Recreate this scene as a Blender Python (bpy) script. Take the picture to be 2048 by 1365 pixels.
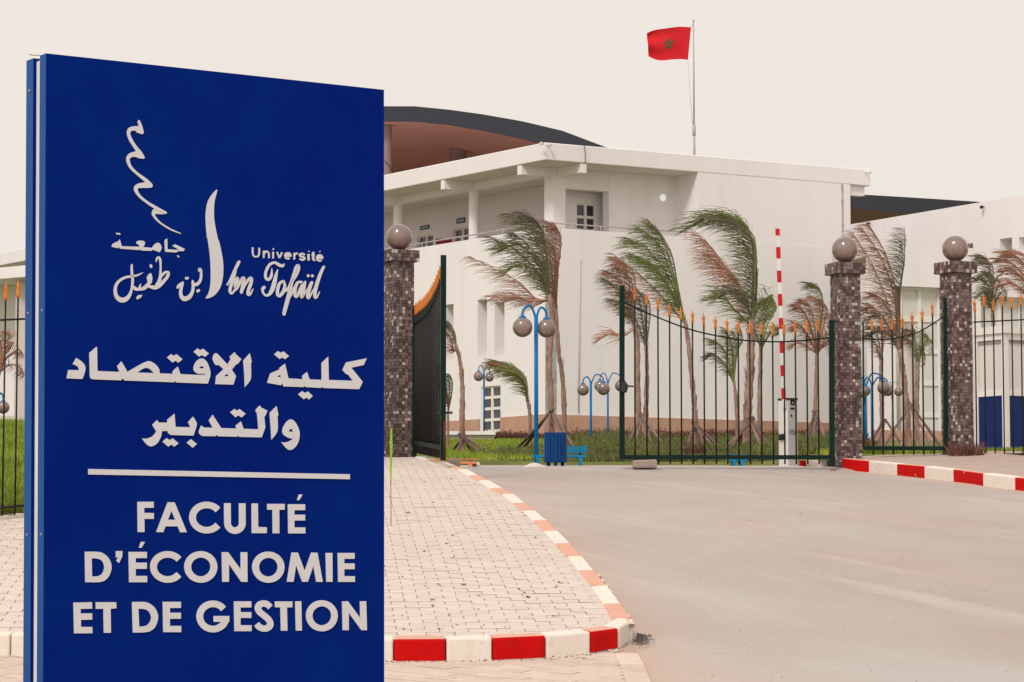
import bpy, math, random
from mathutils import Vector, Matrix
from mathutils.geometry import tessellate_polygon
random.seed(7)
R = random.uniform
for o in list(bpy.data.objects): bpy.data.objects.remove(o)
scene = bpy.context.scene
COL = scene.collection

# ---------------------------------------------------------------- camera
F = 5500.0; CX, CY = 1024.0, 682.5; HOR = 1130.0
PITCH = math.atan((HOR-CY)/F)
cam = bpy.data.cameras.new('Camera'); camo = bpy.data.objects.new('Camera', cam)
COL.objects.link(camo); scene.camera = camo
cam.sensor_width = 36; cam.lens = F/2048*36; cam.clip_start = .1; cam.clip_end = 2000
camo.location = (0, 0, 0); camo.rotation_euler = (math.pi/2+PITCH, 0, 0)

# ---------------------------------------------------------------- world, sun, exposure
w = bpy.data.worlds.new('World'); scene.world = w; w.use_nodes = True
nt = w.node_tree; nt.nodes.clear()
SUN_AZ = (-.38, -.75); SUN_EL = math.radians(48)
sky = nt.nodes.new('ShaderNodeTexSky'); sky.sky_type = 'NISHITA'; sky.sun_disc = False
sky.sun_elevation = SUN_EL; sky.sun_rotation = math.atan2(SUN_AZ[0], SUN_AZ[1])
sky.dust_density = 6; sky.air_density = 1.2; sky.ozone_density = .6
sc = nt.nodes.new('ShaderNodeVectorMath'); sc.operation = 'SCALE'; sc.inputs['Scale'].default_value = .10
mx = nt.nodes.new('ShaderNodeMix'); mx.data_type = 'RGBA'; mx.inputs[0].default_value = .92
mx.inputs[7].default_value = (.925, .852, .778, 1)
cn = nt.nodes.new('ShaderNodeTexNoise'); cn.inputs['Scale'].default_value = 3.5; cn.inputs['Detail'].default_value = 5
cm = nt.nodes.new('ShaderNodeMapRange'); cm.inputs[1].default_value = .3; cm.inputs[2].default_value = .7; cm.inputs[3].default_value = .975; cm.inputs[4].default_value = 1.02
cs = nt.nodes.new('ShaderNodeVectorMath'); cs.operation = 'SCALE'      # faint unevenness of the overcast
ctc = nt.nodes.new('ShaderNodeTexCoord')
nt.links.new(ctc.outputs['Generated'], cn.inputs['Vector']); nt.links.new(cn.outputs['Fac'], cm.inputs[0]); nt.links.new(cm.outputs[0], cs.inputs['Scale']); nt.links.new(mx.outputs[2], cs.inputs[0])
bg = nt.nodes.new('ShaderNodeBackground'); bg.inputs['Strength'].default_value = 1.0
ow = nt.nodes.new('ShaderNodeOutputWorld')
nt.links.new(sky.outputs[0], sc.inputs[0]); nt.links.new(sc.outputs[0], mx.inputs[6])
nt.links.new(cs.outputs[0], bg.inputs[0]); nt.links.new(bg.outputs[0], ow.inputs[0])
sl = bpy.data.lights.new('Sun', 'SUN'); sl.energy = 2.0; sl.angle = math.radians(14); sl.color = (1, .965, .93)
so = bpy.data.objects.new('Sun', sl); COL.objects.link(so)
hl = math.hypot(*SUN_AZ)
sd = Vector((SUN_AZ[0]/hl*math.cos(SUN_EL), SUN_AZ[1]/hl*math.cos(SUN_EL), math.sin(SUN_EL)))
so.rotation_euler = sd.to_track_quat('Z', 'Y').to_euler(); so.location = sd*60
vs = scene.view_settings; vs.view_transform = 'Standard'; vs.look = 'None'; vs.exposure = 0; vs.gamma = 1
scene.render.engine = 'CYCLES'; scene.render.resolution_x = 1024; scene.render.resolution_y = 682

# ---------------------------------------------------------------- pixel helpers
CP, SP = math.cos(PITCH), math.sin(PITCH)
def ray(x, y):
    a, b = x-CX, CY-y
    return Vector((a, F*CP-b*SP, F*SP+b*CP))
def P(x, y, Y):
    d = ray(x, y); return d*(Y/d.y)
def hit(x, y, A, d):
    r = ray(x, y)
    k = (A[0]*d[1]-A[1]*d[0])/(r.x*d[1]-r.y*d[0])
    return r*k
def pxm(Y): return F/Y

# ---------------------------------------------------------------- materials
MATS = {}
def M(name, col, rough=.7, var=.1, scale=2.0, bump=0, bscale=60, spec=.3, metal=0, rnd=0, stain_sheen=None, emit=0, sx=(1, 1, 1), coat=0, chips=None):
    if name in MATS: return MATS[name]
    m = bpy.data.materials.new(name); m.use_nodes = True; n = m.node_tree; N = n.nodes; L = n.links
    b = N['Principled BSDF']; b.inputs['Roughness'].default_value = rough; b.inputs['Metallic'].default_value = metal
    b.inputs['Specular IOR Level'].default_value = spec; b.inputs['Coat Weight'].default_value = coat
    tc = N.new('ShaderNodeTexCoord'); mp = N.new('ShaderNodeMapping'); mp.inputs['Scale'].default_value = sx
    L.new(tc.outputs['Object'], mp.inputs[0])
    nz = N.new('ShaderNodeTexNoise'); nz.inputs['Scale'].default_value = scale; nz.inputs['Detail'].default_value = 6
    nz.inputs['Roughness'].default_value = .65
    L.new(mp.outputs[0], nz.inputs['Vector'])
    mr = N.new('ShaderNodeMapRange'); mr.inputs[1].default_value = .3; mr.inputs[2].default_value = .7
    mr.inputs[3].default_value = 1-var; mr.inputs[4].default_value = 1+var
    L.new(nz.outputs['Fac'], mr.inputs[0]); val = mr.outputs[0]
    if rnd:
        oi = N.new('ShaderNodeObjectInfo'); m2 = N.new('ShaderNodeMapRange')
        m2.inputs[3].default_value = 1-rnd; m2.inputs[4].default_value = 1+rnd
        L.new(oi.outputs['Random'], m2.inputs[0])
        mu = N.new('ShaderNodeMath'); mu.operation = 'MULTIPLY'; L.new(val, mu.inputs[0]); L.new(m2.outputs[0], mu.inputs[1]); val = mu.outputs[0]
    sv = N.new('ShaderNodeVectorMath'); sv.operation = 'SCALE'; sv.inputs[0].default_value = col[:3]
    L.new(val, sv.inputs['Scale']); out = sv.outputs[0]
    if stain_sheen:                                   # (colour, scale, lo, hi, amount)
        n2 = N.new('ShaderNodeTexNoise'); n2.inputs['Scale'].default_value = stain_sheen[1]; n2.inputs['Detail'].default_value = 8
        n2.inputs['Roughness'].default_value = .7
        L.new(mp.outputs[0], n2.inputs['Vector'])
        r2 = N.new('ShaderNodeMapRange'); r2.inputs[1].default_value = stain_sheen[2]; r2.inputs[2].default_value = stain_sheen[3]
        r2.inputs[4].default_value = stain_sheen[4]; L.new(n2.outputs['Fac'], r2.inputs[0])
        mm = N.new('ShaderNodeMix'); mm.data_type = 'RGBA'; L.new(r2.outputs[0], mm.inputs[0]); L.new(out, mm.inputs[6])
        mm.inputs[7].default_value = (*stain_sheen[0], 1); out = mm.outputs[2]
    if chips:
        n4 = N.new('ShaderNodeTexNoise'); n4.inputs['Scale'].default_value = chips[1]; n4.inputs['Detail'].default_value = 3; L.new(mp.outputs[0], n4.inputs['Vector'])
        r4 = N.new('ShaderNodeMapRange'); r4.inputs[1].default_value = chips[2]; r4.inputs[2].default_value = chips[2]+.02; L.new(n4.outputs['Fac'], r4.inputs[0])
        m4 = N.new('ShaderNodeMix'); m4.data_type = 'RGBA'; L.new(r4.outputs[0], m4.inputs[0]); L.new(out, m4.inputs[6]); m4.inputs[7].default_value = (*chips[0], 1); out = m4.outputs[2]
    L.new(out, b.inputs['Base Color'])
    if bump:
        n3 = N.new('ShaderNodeTexNoise'); n3.inputs['Scale'].default_value = bscale; n3.inputs['Detail'].default_value = 4
        L.new(mp.outputs[0], n3.inputs['Vector'])
        bp = N.new('ShaderNodeBump'); bp.inputs['Strength'].default_value = bump; bp.inputs['Distance'].default_value = .02
        L.new(n3.outputs['Fac'], bp.inputs['Height']); L.new(bp.outputs[0], b.inputs['Normal'])
    MATS[name] = m; return m

WHITE = M('white_render', (.82, .775, .775), .85, .035, .8, .12, 30, .2, stain_sheen=((.66, .58, .54), 1.1, .54, .78, .32), sx=(1, 1, .16))
GREYW = M('grey_render', (.62, .55, .52), .85, .05, .9, .1, 30, .2)
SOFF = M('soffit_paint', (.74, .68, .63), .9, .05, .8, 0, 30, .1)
TAN = M('plinth_stone', (.50, .30, .22), .9, .12, 2.5, .4, 14, .15, stain_sheen=((.40, .23, .16), 1.2, .45, .7, .5))
DARKR = M('dark_fascia', (.032, .034, .046), .6, .08, .7, 0, 30, .3)
BROWN = M('canopy_lining', (.78, .39, .37), .9, .06, .3, 0, 30, .1)
GLASS = M('window_glass', (.055, .05, .065), .12, .2, .6, 0, 30, .6)
GLASSP = M('pale_glass', (.64, .61, .57), .15, .08, .6, 0, 30, .6)
FRAME = M('window_frame', (.78, .75, .70), .5, .03)
BLUE = M('sign_blue', (.0003, .0125, .175), .5, .08, .9, .02, 220, .03, stain_sheen=((.0006, .030, .205), .7, .42, .75, .7))  # lighter blue patches paint the panel's reflected sheen into its colour
BLUES = M('sign_blue_edge_lit', (.004, .075, .29), .45, .08, 2, .03, 120, .12)  # sunlit, sky-reflecting sides put into the colour as a lighter sign blue
SIGNW = M('sign_white', (.645, .66, .68), .6, .03, 6, 0, 30, .2, stain_sheen=((.58, .57, .56), 9, .5, .8, .4))
SPACER = M('sign_spacer', (.72, .73, .70), .55, .05, 3)
STEELD = M('dark_steel', (.03, .03, .032), .5, .15, 4)
GATEG = M('gate_dark_green', (.005, .020, .015), .5, .2, 3, 0, 30, .12, stain_sheen=((.035, .018, .012), 6, .6, .75, .4))
BARM = M('bar_dark_paint', (.020, .018, .019), .55, .2, 4, 0, 30, .15)
ORANGE = M('orange_paint', (.58, .175, .025), .5, .18, 12, 0, 30, .35, rnd=.12, stain_sheen=((.30, .09, .03), 20, .6, .75, .5))
LBLUE = M('lamp_blue', (.003, .150, .40), .45, .12, 3, 0, 30, .12, stain_sheen=((.006, .20, .42), 5, .5, .7, .4))
BBLUE = M('bin_blue', (.003, .048, .19), .5, .15, 5, 0, 30, .15)
TBLUE = M('bench_blue', (.005, .20, .36), .5, .1, 5, 0, 30, .15, rnd=.08)
OBENCH = M('bench_orange', (.62, .22, .10), .6, .12, 6, rnd=.08)
BOOTHB = M('booth_blue', (.0015, .018, .115), .35, .08, 2, 0, 30, .2)
BOOTHW = M('booth_white', (.72, .70, .66), .5, .05, 3)
RED = M('kerb_red', (.52, .004, .004), .7, .10, 7, .12, 60, .08, stain_sheen=((.22, .008, .008), 4, .55, .72, .6), chips=((.42, .34, .28), 9, .70))
REDT = M('kerb_red_pale', (.66, .37, .275), .85, .08, 8, .15, 60, .1)  # paler salmon red for block tops and inner faces
KWH = M('kerb_white', (.74, .67, .59), .8, .06, 6, .2, 60, .2, stain_sheen=((.46, .37, .31), 6, .58, .74, .55), chips=((.30, .23, .20), 11, .715))
REDP = M('barrier_red', (.52, .010, .018), .45, .06, 6)
WHP = M('barrier_white', (.72, .70, .67), .45, .05, 6)
ALU = M('cabinet_grey', (.52, .50, .49), .5, .05, 5)
BLACK = M('black_plastic', (.012, .012, .013), .45, .1)
TRUNK = M('palm_trunk', (.31, .19, .15), .95, .35, 7, .6, 22, .1, sx=(1, 1, .35), stain_sheen=((.50, .42, .38), 5, .5, .7, .55))
TRUNKD = M('palm_husk', (.17, .075, .045), .95, .35, 9, .6, 22, .1)
STAKE = M('stake_wood', (.19, .12, .10), .95, .35, 8, .4, 30, .1, rnd=.35)
LGREEN = M('frond_green', (.165, .195, .055), .7, .3, 3, 0, 30, .25, rnd=.25)
LDARK = M('frond_dark', (.155, .140, .090), .75, .3, 3, 0, 30, .2, rnd=.2)
LBROWN = M('frond_dry', (.33, .155, .10), .85, .3, 3, 0, 30, .15, rnd=.2)
LPINK = M('frond_bleached', (.50, .27, .20), .85, .25, 3, 0, 30, .15, rnd=.2)
GRASS = M('grass_blades', (.23, .30, .035), .75, .35, 1.2, 0, 30, .2)
GRASSB = M('lawn_soil', (.145, .16, .05), .95, .3, 2.0, .5, 30, .1)
SHRUB = M('shrub_green', (.150, .165, .055), .8, .4, 1.4, 0, 30, .15)
SHRUBR = M('shrub_purple', (.13, .055, .045), .85, .35, 1.4, 0, 30, .15)
STONE = M('stone_block', (.36, .27, .24), .9, .2, 6, .5, 25, .15)
CONC = M('pale_concrete', (.60, .54, .48), .9, .1, 3, .2, 40, .15)
BED = M('joint_sand', (.34, .275, .235), .95, .2, 5, .4, 60, .1)
PAVER = M('paver_concrete', (.635, .54, .475), .9, .07, 2.2, .3, 90, .12, rnd=.045, stain_sheen=((.40, .28, .23), 1.6, .56, .8, .4))
PAVER2 = M('paver_worn', (.62, .505, .43), .9, .10, 3.0, .3, 90, .12, rnd=.06, stain_sheen=((.42, .27, .20), 1.2, .5, .75, .6))
EARTH = M('earth', (.42, .30, .24), .95, .12, .6, .3, 20, .1)
SIDEW = M('dusty_sidewalk', (.44, .35, .30), .95, .12, 2.0, .4, 30, .1, stain_sheen=((.42, .24, .18), 1.0, .5, .75, .5))
PEB = M('gravel', (.11, .09, .085), .9, .4, 9, 0, 30, .2)
DRY = M('dry_leaf', (.20, .105, .08), .9, .4, 12, 0, 30, .1)
REED = M('reed_green', (.24, .40, .01), .6, .2, 4, 0, 30, .2)
FLAGM = M('flag_red', (.60, .020, .028), .75, .06, 2, 0, 30, .1)
FLAGG = M('flag_star', (.11, .09, .035), .8, .05)
POLE = M('pole_metal', (.42, .38, .37), .5, .1, 3)
PLAQ = M('plaque_teal', (.010, .075, .15), .5, .05)
T1 = [M('tile_%s' % n, c, .55, .12, 30, 0, 30, .35) for n, c in (('mid', (.150, .100, .092)), ('dark', (.078, .050, .047)), ('taupe', (.21, .155, .145)), ('pale', (.46, .40, .37)))]
GROUT = M('tile_grout', (.16, .12, .115), .9, .1)

def road_mat():
    m = bpy.data.materials.new('asphalt_dusty'); m.use_nodes = True; N = m.node_tree.nodes; L = m.node_tree.links
    b = N['Principled BSDF']; b.inputs['Roughness'].default_value = .88; b.inputs['Specular IOR Level'].default_value = .15
    tc = N.new('ShaderNodeTexCoord')
    def noise(s, d, sc3, lo, hi):
        mp = N.new('ShaderNodeMapping'); mp.vector_type = 'TEXTURE'; mp.inputs['Scale'].default_value = tuple(1/q for q in sc3); mp.inputs['Rotation'].default_value = (0, 0, .50)
        L.new(tc.outputs['Object'], mp.inputs[0])
        n = N.new('ShaderNodeTexNoise'); n.inputs['Scale'].default_value = s; n.inputs['Detail'].default_value = d; n.inputs['Roughness'].default_value = .65
        L.new(mp.outputs[0], n.inputs[0]); r = N.new('ShaderNodeMapRange'); r.inputs[1].default_value = lo; r.inputs[2].default_value = hi
        L.new(n.outputs['Fac'], r.inputs[0]); return r.outputs[0]
    def mix(f, a, c):
        x = N.new('ShaderNodeMix'); x.data_type = 'RGBA'; L.new(f, x.inputs[0])
        if isinstance(a, tuple): x.inputs[6].default_value = (*a, 1)
        else: L.new(a, x.inputs[6])
        x.inputs[7].default_value = (*c, 1); return x.outputs[2]
    c = mix(noise(.35, 6, (1, .5, 1), .35, .65), (.395, .335, .305), (.46, .418, .388))
    def scale(f, k):
        z = N.new('ShaderNodeMath'); z.operation = 'MULTIPLY'; L.new(f, z.inputs[0]); z.inputs[1].default_value = k; return z.outputs[0]
    c = mix(scale(noise(.22, 7, (1.6, .45, 1), .54, .74), .5), c, (.51, .36, .29))     # reddish dust
    c = mix(scale(noise(.8, 7, (2.4, .16, 1), .54, .70), .5), c, (.58, .50, .45))      # pale wheel wear
    c = mix(scale(noise(26, 3, (1, 1, 1), .55, .8), .5), c, (.32, .26, .235))            # aggregate
    c = mix(scale(noise(9, 2, (1, 1, 1), .72, .78), .6), c, (.16, .12, .11))            # specks
    at = N.new('ShaderNodeVertexColor'); at.layer_name = 'dust'
    x = N.new('ShaderNodeMix'); x.data_type = 'RGBA'; L.new(at.outputs[0], x.inputs[0]); L.new(c, x.inputs[6]); x.inputs[7].default_value = (.54, .37, .29, 1)
    L.new(x.outputs[2], b.inputs['Base Color'])
    n3 = N.new('ShaderNodeTexNoise'); n3.inputs['Scale'].default_value = 45; L.new(tc.outputs['Object'], n3.inputs[0])
    bp = N.new('ShaderNodeBump'); bp.inputs['Strength'].default_value = .35; bp.inputs['Distance'].default_value = .02
    L.new(n3.outputs['Fac'], bp.inputs['Height']); L.new(bp.outputs[0], b.inputs['Normal'])
    return m
ROAD = road_mat()

def globe_mat(tint):
    m = bpy.data.materials.new('smoked_globe'); m.use_nodes = True; N = m.node_tree.nodes; L = m.node_tree.links
    b = N['Principled BSDF']; b.inputs['Base Color'].default_value = (*tint, 1); b.inputs['Roughness'].default_value = .28
    b.inputs['Specular IOR Level'].default_value = .5
    t = N.new('ShaderNodeBsdfTransparent'); t.inputs[0].default_value = (.66, .53, .48, 1)
    mx = N.new('ShaderNodeMixShader'); mx.inputs[0].default_value = .58
    L.new(t.outputs[0], mx.inputs[1]); L.new(b.outputs[0], mx.inputs[2])
    gl = N.new('ShaderNodeBsdfGlossy'); gl.inputs['Roughness'].default_value = .07; gl.inputs['Color'].default_value = (.95, .9, .86, 1)
    fr = N.new('ShaderNodeFresnel'); fr.inputs[0].default_value = 1.5
    m2 = N.new('ShaderNodeMixShader'); L.new(fr.outputs[0], m2.inputs[0]); L.new(mx.outputs[0], m2.inputs[1]); L.new(gl.outputs[0], m2.inputs[2])
    L.new(m2.outputs[0], N['Material Output'].inputs[0])
    return m
GLOBE = globe_mat((.34, .25, .225))

# ---------------------------------------------------------------- mesh helpers
class MB:
    def __init__(s): s.v = []; s.f = []; s.m = []; s.sm = []
    def add(s, vs, fs, mi=0, smooth=False):
        k = len(s.v); s.v += [tuple(p) for p in vs]
        for f in fs: s.f.append(tuple(i+k for i in f)); s.m.append(mi); s.sm.append(smooth)
        return s
    def quad(s, a, b, c, d, mi=0): return s.add([a, b, c, d], [(0, 1, 2, 3)], mi)
    def prism(s, poly, z0, z1, mi=0, mtop=None):
        n = len(poly)
        z0 = z0 if isinstance(z0, (list, tuple)) else [z0]*n; z1 = z1 if isinstance(z1, (list, tuple)) else [z1]*n
        vs = [(p[0], p[1], z) for p, z in zip(poly, z0)]+[(p[0], p[1], z) for p, z in zip(poly, z1)]
        s.add(vs, [tuple(range(n-1, -1, -1))]+[(i, (i+1) % n, n+(i+1) % n, n+i) for i in range(n)], mi)
        k = len(s.v)-2*n; s.f.append(tuple(range(k+n, k+2*n))); s.m.append(mi if mtop is None else mtop); s.sm.append(False); return s
    def box(s, c, ax, ay, az, mi=0):          # centre and three half-axis vectors
        c, ax, ay, az = map(Vector, (c, ax, ay, az))
        vs = [c+i*ax+j*ay+k*az for k in (-1, 1) for j in (-1, 1) for i in (-1, 1)]
        return s.add(vs, [(0, 2, 3, 1), (4, 5, 7, 6), (0, 1, 5, 4), (2, 6, 7, 3), (0, 4, 6, 2), (1, 3, 7, 5)], mi)
    def abox(s, x0, x1, y0, y1, z0, z1, mi=0):
        return s.box(((x0+x1)/2, (y0+y1)/2, (z0+z1)/2), ((x1-x0)/2, 0, 0), (0, (y1-y0)/2, 0), (0, 0, (z1-z0)/2), mi)
    def bar(s, a, b, w, h=None, mi=0, side=None):
        a, b = Vector(a), Vector(b); d = (b-a); t = d.normalized()
        u = Vector(side).normalized() if side else t.cross(Vector((0, 1, .01))).normalized()
        v = t.cross(u).normalized(); h = h or w
        return s.box((a+b)/2, d/2, u*w/2, v*h/2, mi)
    def tube(s, pts, rad, n=8, mi=0, cap=True, smooth=True):
        pts = [Vector(p) for p in pts]; rad = rad if isinstance(rad, (list, tuple)) else [rad]*len(pts)
        rings = []; u = None
        for i, p in enumerate(pts):
            t = (pts[min(i+1, len(pts)-1)]-pts[max(i-1, 0)]).normalized()
            if u is None: u = t.orthogonal().normalized()
            u = (u-t*u.dot(t)).normalized(); v = t.cross(u)
            rings.append([p+(u*math.cos(2*math.pi*k/n)+v*math.sin(2*math.pi*k/n))*rad[i] for k in range(n)])
        vs = [q for r in rings for q in r]
        fs = [(i*n+k, i*n+(k+1) % n, (i+1)*n+(k+1) % n, (i+1)*n+k) for i in range(len(pts)-1) for k in range(n)]
        s.add(vs, fs, mi, smooth)
        if cap:
            b = len(s.v)-len(vs); s.f.append(tuple(b+k for k in range(n-1, -1, -1))); s.m.append(mi); s.sm.append(False)
            s.f.append(tuple(b+len(vs)-n+k for k in range(n))); s.m.append(mi); s.sm.append(False)
        return s
    def lathe(s, c, prof, n=24, mi=0, smooth=True):
        c = Vector(c); vs = []
        for r, z in prof:
            for k in range(n): vs.append((c.x+r*math.cos(2*math.pi*k/n), c.y+r*math.sin(2*math.pi*k/n), c.z+z))
        fs = [(i*n+k, i*n+(k+1) % n, (i+1)*n+(k+1) % n, (i+1)*n+k) for i in range(len(prof)-1) for k in range(n)]
        return s.add(vs, fs, mi, smooth)
    def build(s, name, mats, parent=None):
        off = Vector((0, 0, 0)); q = parent
        while q is not None: off += q.location; q = q.parent
        me = bpy.data.meshes.new(name)
        me.from_pydata([(a-off.x, b-off.y, c-off.z) for a, b, c in s.v], [], s.f)
        for m in (mats if isinstance(mats, (list, tuple)) else [mats]): me.materials.append(m)
        me.polygons.foreach_set('material_index', s.m); me.polygons.foreach_set('use_smooth', s.sm); me.update()
        o = bpy.data.objects.new(name, me); COL.objects.link(o)
        if parent: o.parent = parent
        return o
def bevel(o, w, seg=2):
    b = o.modifiers.new('bevel', 'BEVEL'); b.width = w; b.segments = seg; b.limit_method = 'ANGLE'; return o
def tag(o, label, cat, group=None, kind=None):
    if label: o['label'] = label
    if cat: o['category'] = cat
    if group: o['group'] = group
    if kind: o['kind'] = kind
    return o
def thing(name, loc, label=None, cat=None, group=None, kind=None):
    o = bpy.data.objects.new(name, None); COL.objects.link(o); o.location = loc; o.empty_display_size = .2
    return tag(o, label, cat, group, kind)
def sphere_prof(r, n=14, z=0, cut=0): return [(max(.0005, r*math.sin(math.pi*i/n)), z-r*math.cos(math.pi*i/n)) for i in range(n+1)]

def catmull(pts, n=6, closed=False):
    out = []; N_ = len(pts)
    for i in range(N_ if closed else N_-1):
        g = (lambda k: pts[k % N_]) if closed else (lambda k: pts[min(max(k, 0), N_-1)])
        p0, p1, p2, p3 = g(i-1), g(i), g(i+1), g(i+2)
        for j in range(n):
            t = j/n
            out.append(tuple(.5*(2*b+(c-a)*t+(2*a-5*b+4*c-d)*t*t+(3*b-a-3*c+d)*t**3) for a, b, c, d in zip(p0, p1, p2, p3)))
    if not closed: out.append(tuple(pts[-1]))
    return out
def lerp_table(tab, x):
    if x <= tab[0][0]: return tab[0][1]
    for (a, p), (b, q) in zip(tab, tab[1:]):
        if x <= b: return p+(q-p)*(x-a)/(b-a)
    return tab[-1][1]

# ---------------------------------------------------------------- ground heights
# outer top edge of the kerb beside the drive: pixel, distance (one-metre kerb stones)
SIDE = [(1264, 1246, 22.4), (1242, 1210, 23.35), (1215, 1173, 24.3), (1188, 1142, 25.3), (1165, 1114, 26.25), (1140, 1088, 27.2),
        (1116, 1064, 28.2), (1094, 1043, 29.15), (1072, 1023, 30.1), (1050, 1007, 31.05), (1029, 990, 32), (1005, 978, 33),
        (980, 963, 34), (958, 952, 35), (937, 940, 36), (917, 934, 36.9), (894, 926, 37.9), (872, 920.5, 38.8), (850, 915, 39.6)]
SIDEP = [P(*s) for s in SIDE]
ZP = [(5, -1.36), (14, -1.2), (19, -.86), (20.5, -.70), (21.6, -.58)]+[(p.y, p.z) for p in SIDEP]+[(40.6, 1.60)]
ZR = [(-30, -1.55), (5, -1.5), (14, -1.33), (19, -.97), (20.5, -.85), (21.6, -.745)]+[(p.y, p.z-.14-.045*max(0, (p.y-33)/7)) for p in SIDEP]
ZR += [(40.2, 1.43), (42, 1.49), (45, 1.60), (50, 1.80), (60, 2.33), (75, 3.2), (93, 4.14), (110, 4.8), (150, 6), (400, 9), (900, 9)]
def zr(Y): return lerp_table(ZR, Y)
def zp(Y): return lerp_table(ZP, Y)
def sstep(t): t = min(max(t, 0), 1); return t*t*(3-2*t)
def zlawn(X, Y): return zr(Y)+.06+.5*sstep((-X-2.2)/3)*sstep((Y-26)/14)+.16*sstep((X-4.6)/1.2)*sstep((Y-39)/4)*sstep((60-Y)/8)
def onroad(x, y, lo=18, hi=45, fn=zr):
    r = ray(x, y); k = r.z/r.y; Y = lo
    while Y < hi:
        if fn(Y) > k*Y: break
        Y += .02
    return P(x, y, Y)
def onlawn(x, y, lo=43, hi=93):
    r = ray(x, y); Y = lo
    while Y < hi:
        p = r*(Y/r.y)
        if zlawn(p.x, Y) >= p.z: pass
        else: break
        Y += .1
    return r*(Y/r.y)
def grid(name, xs, ys, zf, mat_, kind='structure'):
    vs = [(x, y, zf(x, y)) for y in ys for x in xs]; n = len(xs)
    fs = [(j*n+i, j*n+i+1, (j+1)*n+i+1, (j+1)*n+i) for j in range(len(ys)-1) for i in range(n-1)]
    mb = MB(); mb.add(vs, fs, 0, True); o = mb.build(name, mat_); o['kind'] = kind; return o
def frange(a, b, n): return [a+(b-a)*i/n for i in range(n+1)]
YS = [-30, 0, 5, 10, 14, 17, 19]+frange(20, 46, 52)+frange(47, 100, 40)+[110, 130, 150, 250, 400, 700]
g = grid('ground', [-400, -120, -40, -20, -10, -5, 0, 5, 10, 20, 40, 120, 400], YS, lambda x, y: zr(y)-.09, EARTH)

# kerb paths ------------------------------------------------------
FRONTPX = [(-420, 1308), (-300, 1309), (-180, 1310.5), (-60, 1312), (20, 1313), (140, 1314.5), (260, 1316.5), (380, 1318.5), (500, 1320), (620, 1321.5), (700, 1322.5), (787, 1323), (892, 1323), (985, 1321), (1092, 1316), (1182, 1306), (1238, 1296), (1268, 1276)]
FRONT = [onroad(x, y) for x, y in FRONTPX]
PATH = [(p.x, p.y) for p in FRONT]+[(p.x, p.y) for p in SIDEP]
def kerbX(Y): return lerp_table([(p.y, p.x) for p in SIDEP], Y) if Y > SIDEP[0].y else SIDEP[0].x
def kerbY(X): return lerp_table([(p.x, p.y) for p in FRONT], X)
RK = [onroad(x, y, 30, 45) for x, y in ((1684, 936), (1737, 941), (1793, 947), (1848, 953), (1906, 959.5), (1965, 968), (2029, 976))]
RK = [(p.x, p.y) for p in RK]
d = (RK[-1][0]-RK[-2][0], RK[-1][1]-RK[-2][1])
for i in range(5): RK.append((RK[-1][0]+d[0]*1.05, RK[-1][1]+d[1]*(1-.12*i)))
def rkerbX(Y): return lerp_table(sorted((p[1], p[0]) for p in RK), Y) if Y > RK[-1][1] else 60

# drive ------------------------------------------------------------
EDGE = [onroad(1268, 1290), onroad(1292, 1330), onroad(1306, 1365)]
def roadL(Y):
    if Y < FRONT[-1].y:
        return lerp_table([(8, EDGE[2].x+.9), (EDGE[2].y, EDGE[2].x), (EDGE[1].y, EDGE[1].x), (FRONT[-1].y, FRONT[-1].x-.02)], Y)
    return kerbX(Y)-.03 if Y < 39.6 else kerbX(39.6)-.03-(Y-39.6)*.8
mb = MB(); ys = frange(8, 19, 11)[:-1]+frange(19, 51, 128); NX = 28; vs = []; dust = []
for y in ys:
    a = roadL(y)-.10; b = min(rkerbX(y), 14)+.02 if y < 40 else 9
    for i in range(NX+1):
        t = (i/NX)**1.6; x = a+(b-a)*t; vs.append((x, y, zr(y)-.03*(abs(t-.5)*2)**2)); dd = x-a; d2 = b-x
        dust.append(max(math.exp(-dd/.35)*.95, math.exp(-d2/.25)*.7 if b < 13 else 0))
n = NX+1
mb.add(vs, [(j*n+i, j*n+i+1, (j+1)*n+i+1, (j+1)*n+i) for j in range(len(ys)-1) for i in range(NX)], 0, True)
o = mb.build('road', ROAD); o['kind'] = 'structure'
ca = o.data.color_attributes.new('dust', 'FLOAT_COLOR', 'POINT')
for i, q in enumerate(dust): ca.data[i].color = (q, q, q, 1)

# lawn, inner side of the fence -------------------------------------
grid('lawn', [-60, -30, -16, -12]+frange(-10, 12, 44)+[14, 20, 40], [50.2, 50.3]+frange(50.5, 92, 42)+[96, 102, 110, 125, 150], lambda x, y: zlawn(x, y)-.05*(y > 92)-.4*(y < 50.25), GRASSB)
FENL = [(-7.4, 27.0), (-3.9, 31.2), (-1.95, 40.0)]
def fenX(Y): return lerp_table([(p[1], p[0]) for p in FENL], Y)
mb = MB(); ys = frange(27.0, 50.6, 47); vs = []
for y in ys:
    b = min(fenX(y)+.06, -1.9)
    for i in range(13):
        x = -30+(b-.02+30)*(i/11)**.4 if i < 12 else b; vs.append((x, y, zlawn(x, y)+.03*(y < 50)-.5*(i == 12)))
mb.add(vs, [(j*13+i, j*13+i+1, (j+1)*13+i+1, (j+1)*13+i) for j in range(len(ys)-1) for i in range(12)], 0, True)
mb.build('lawn', GRASSB)['kind'] = 'structure'
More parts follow.
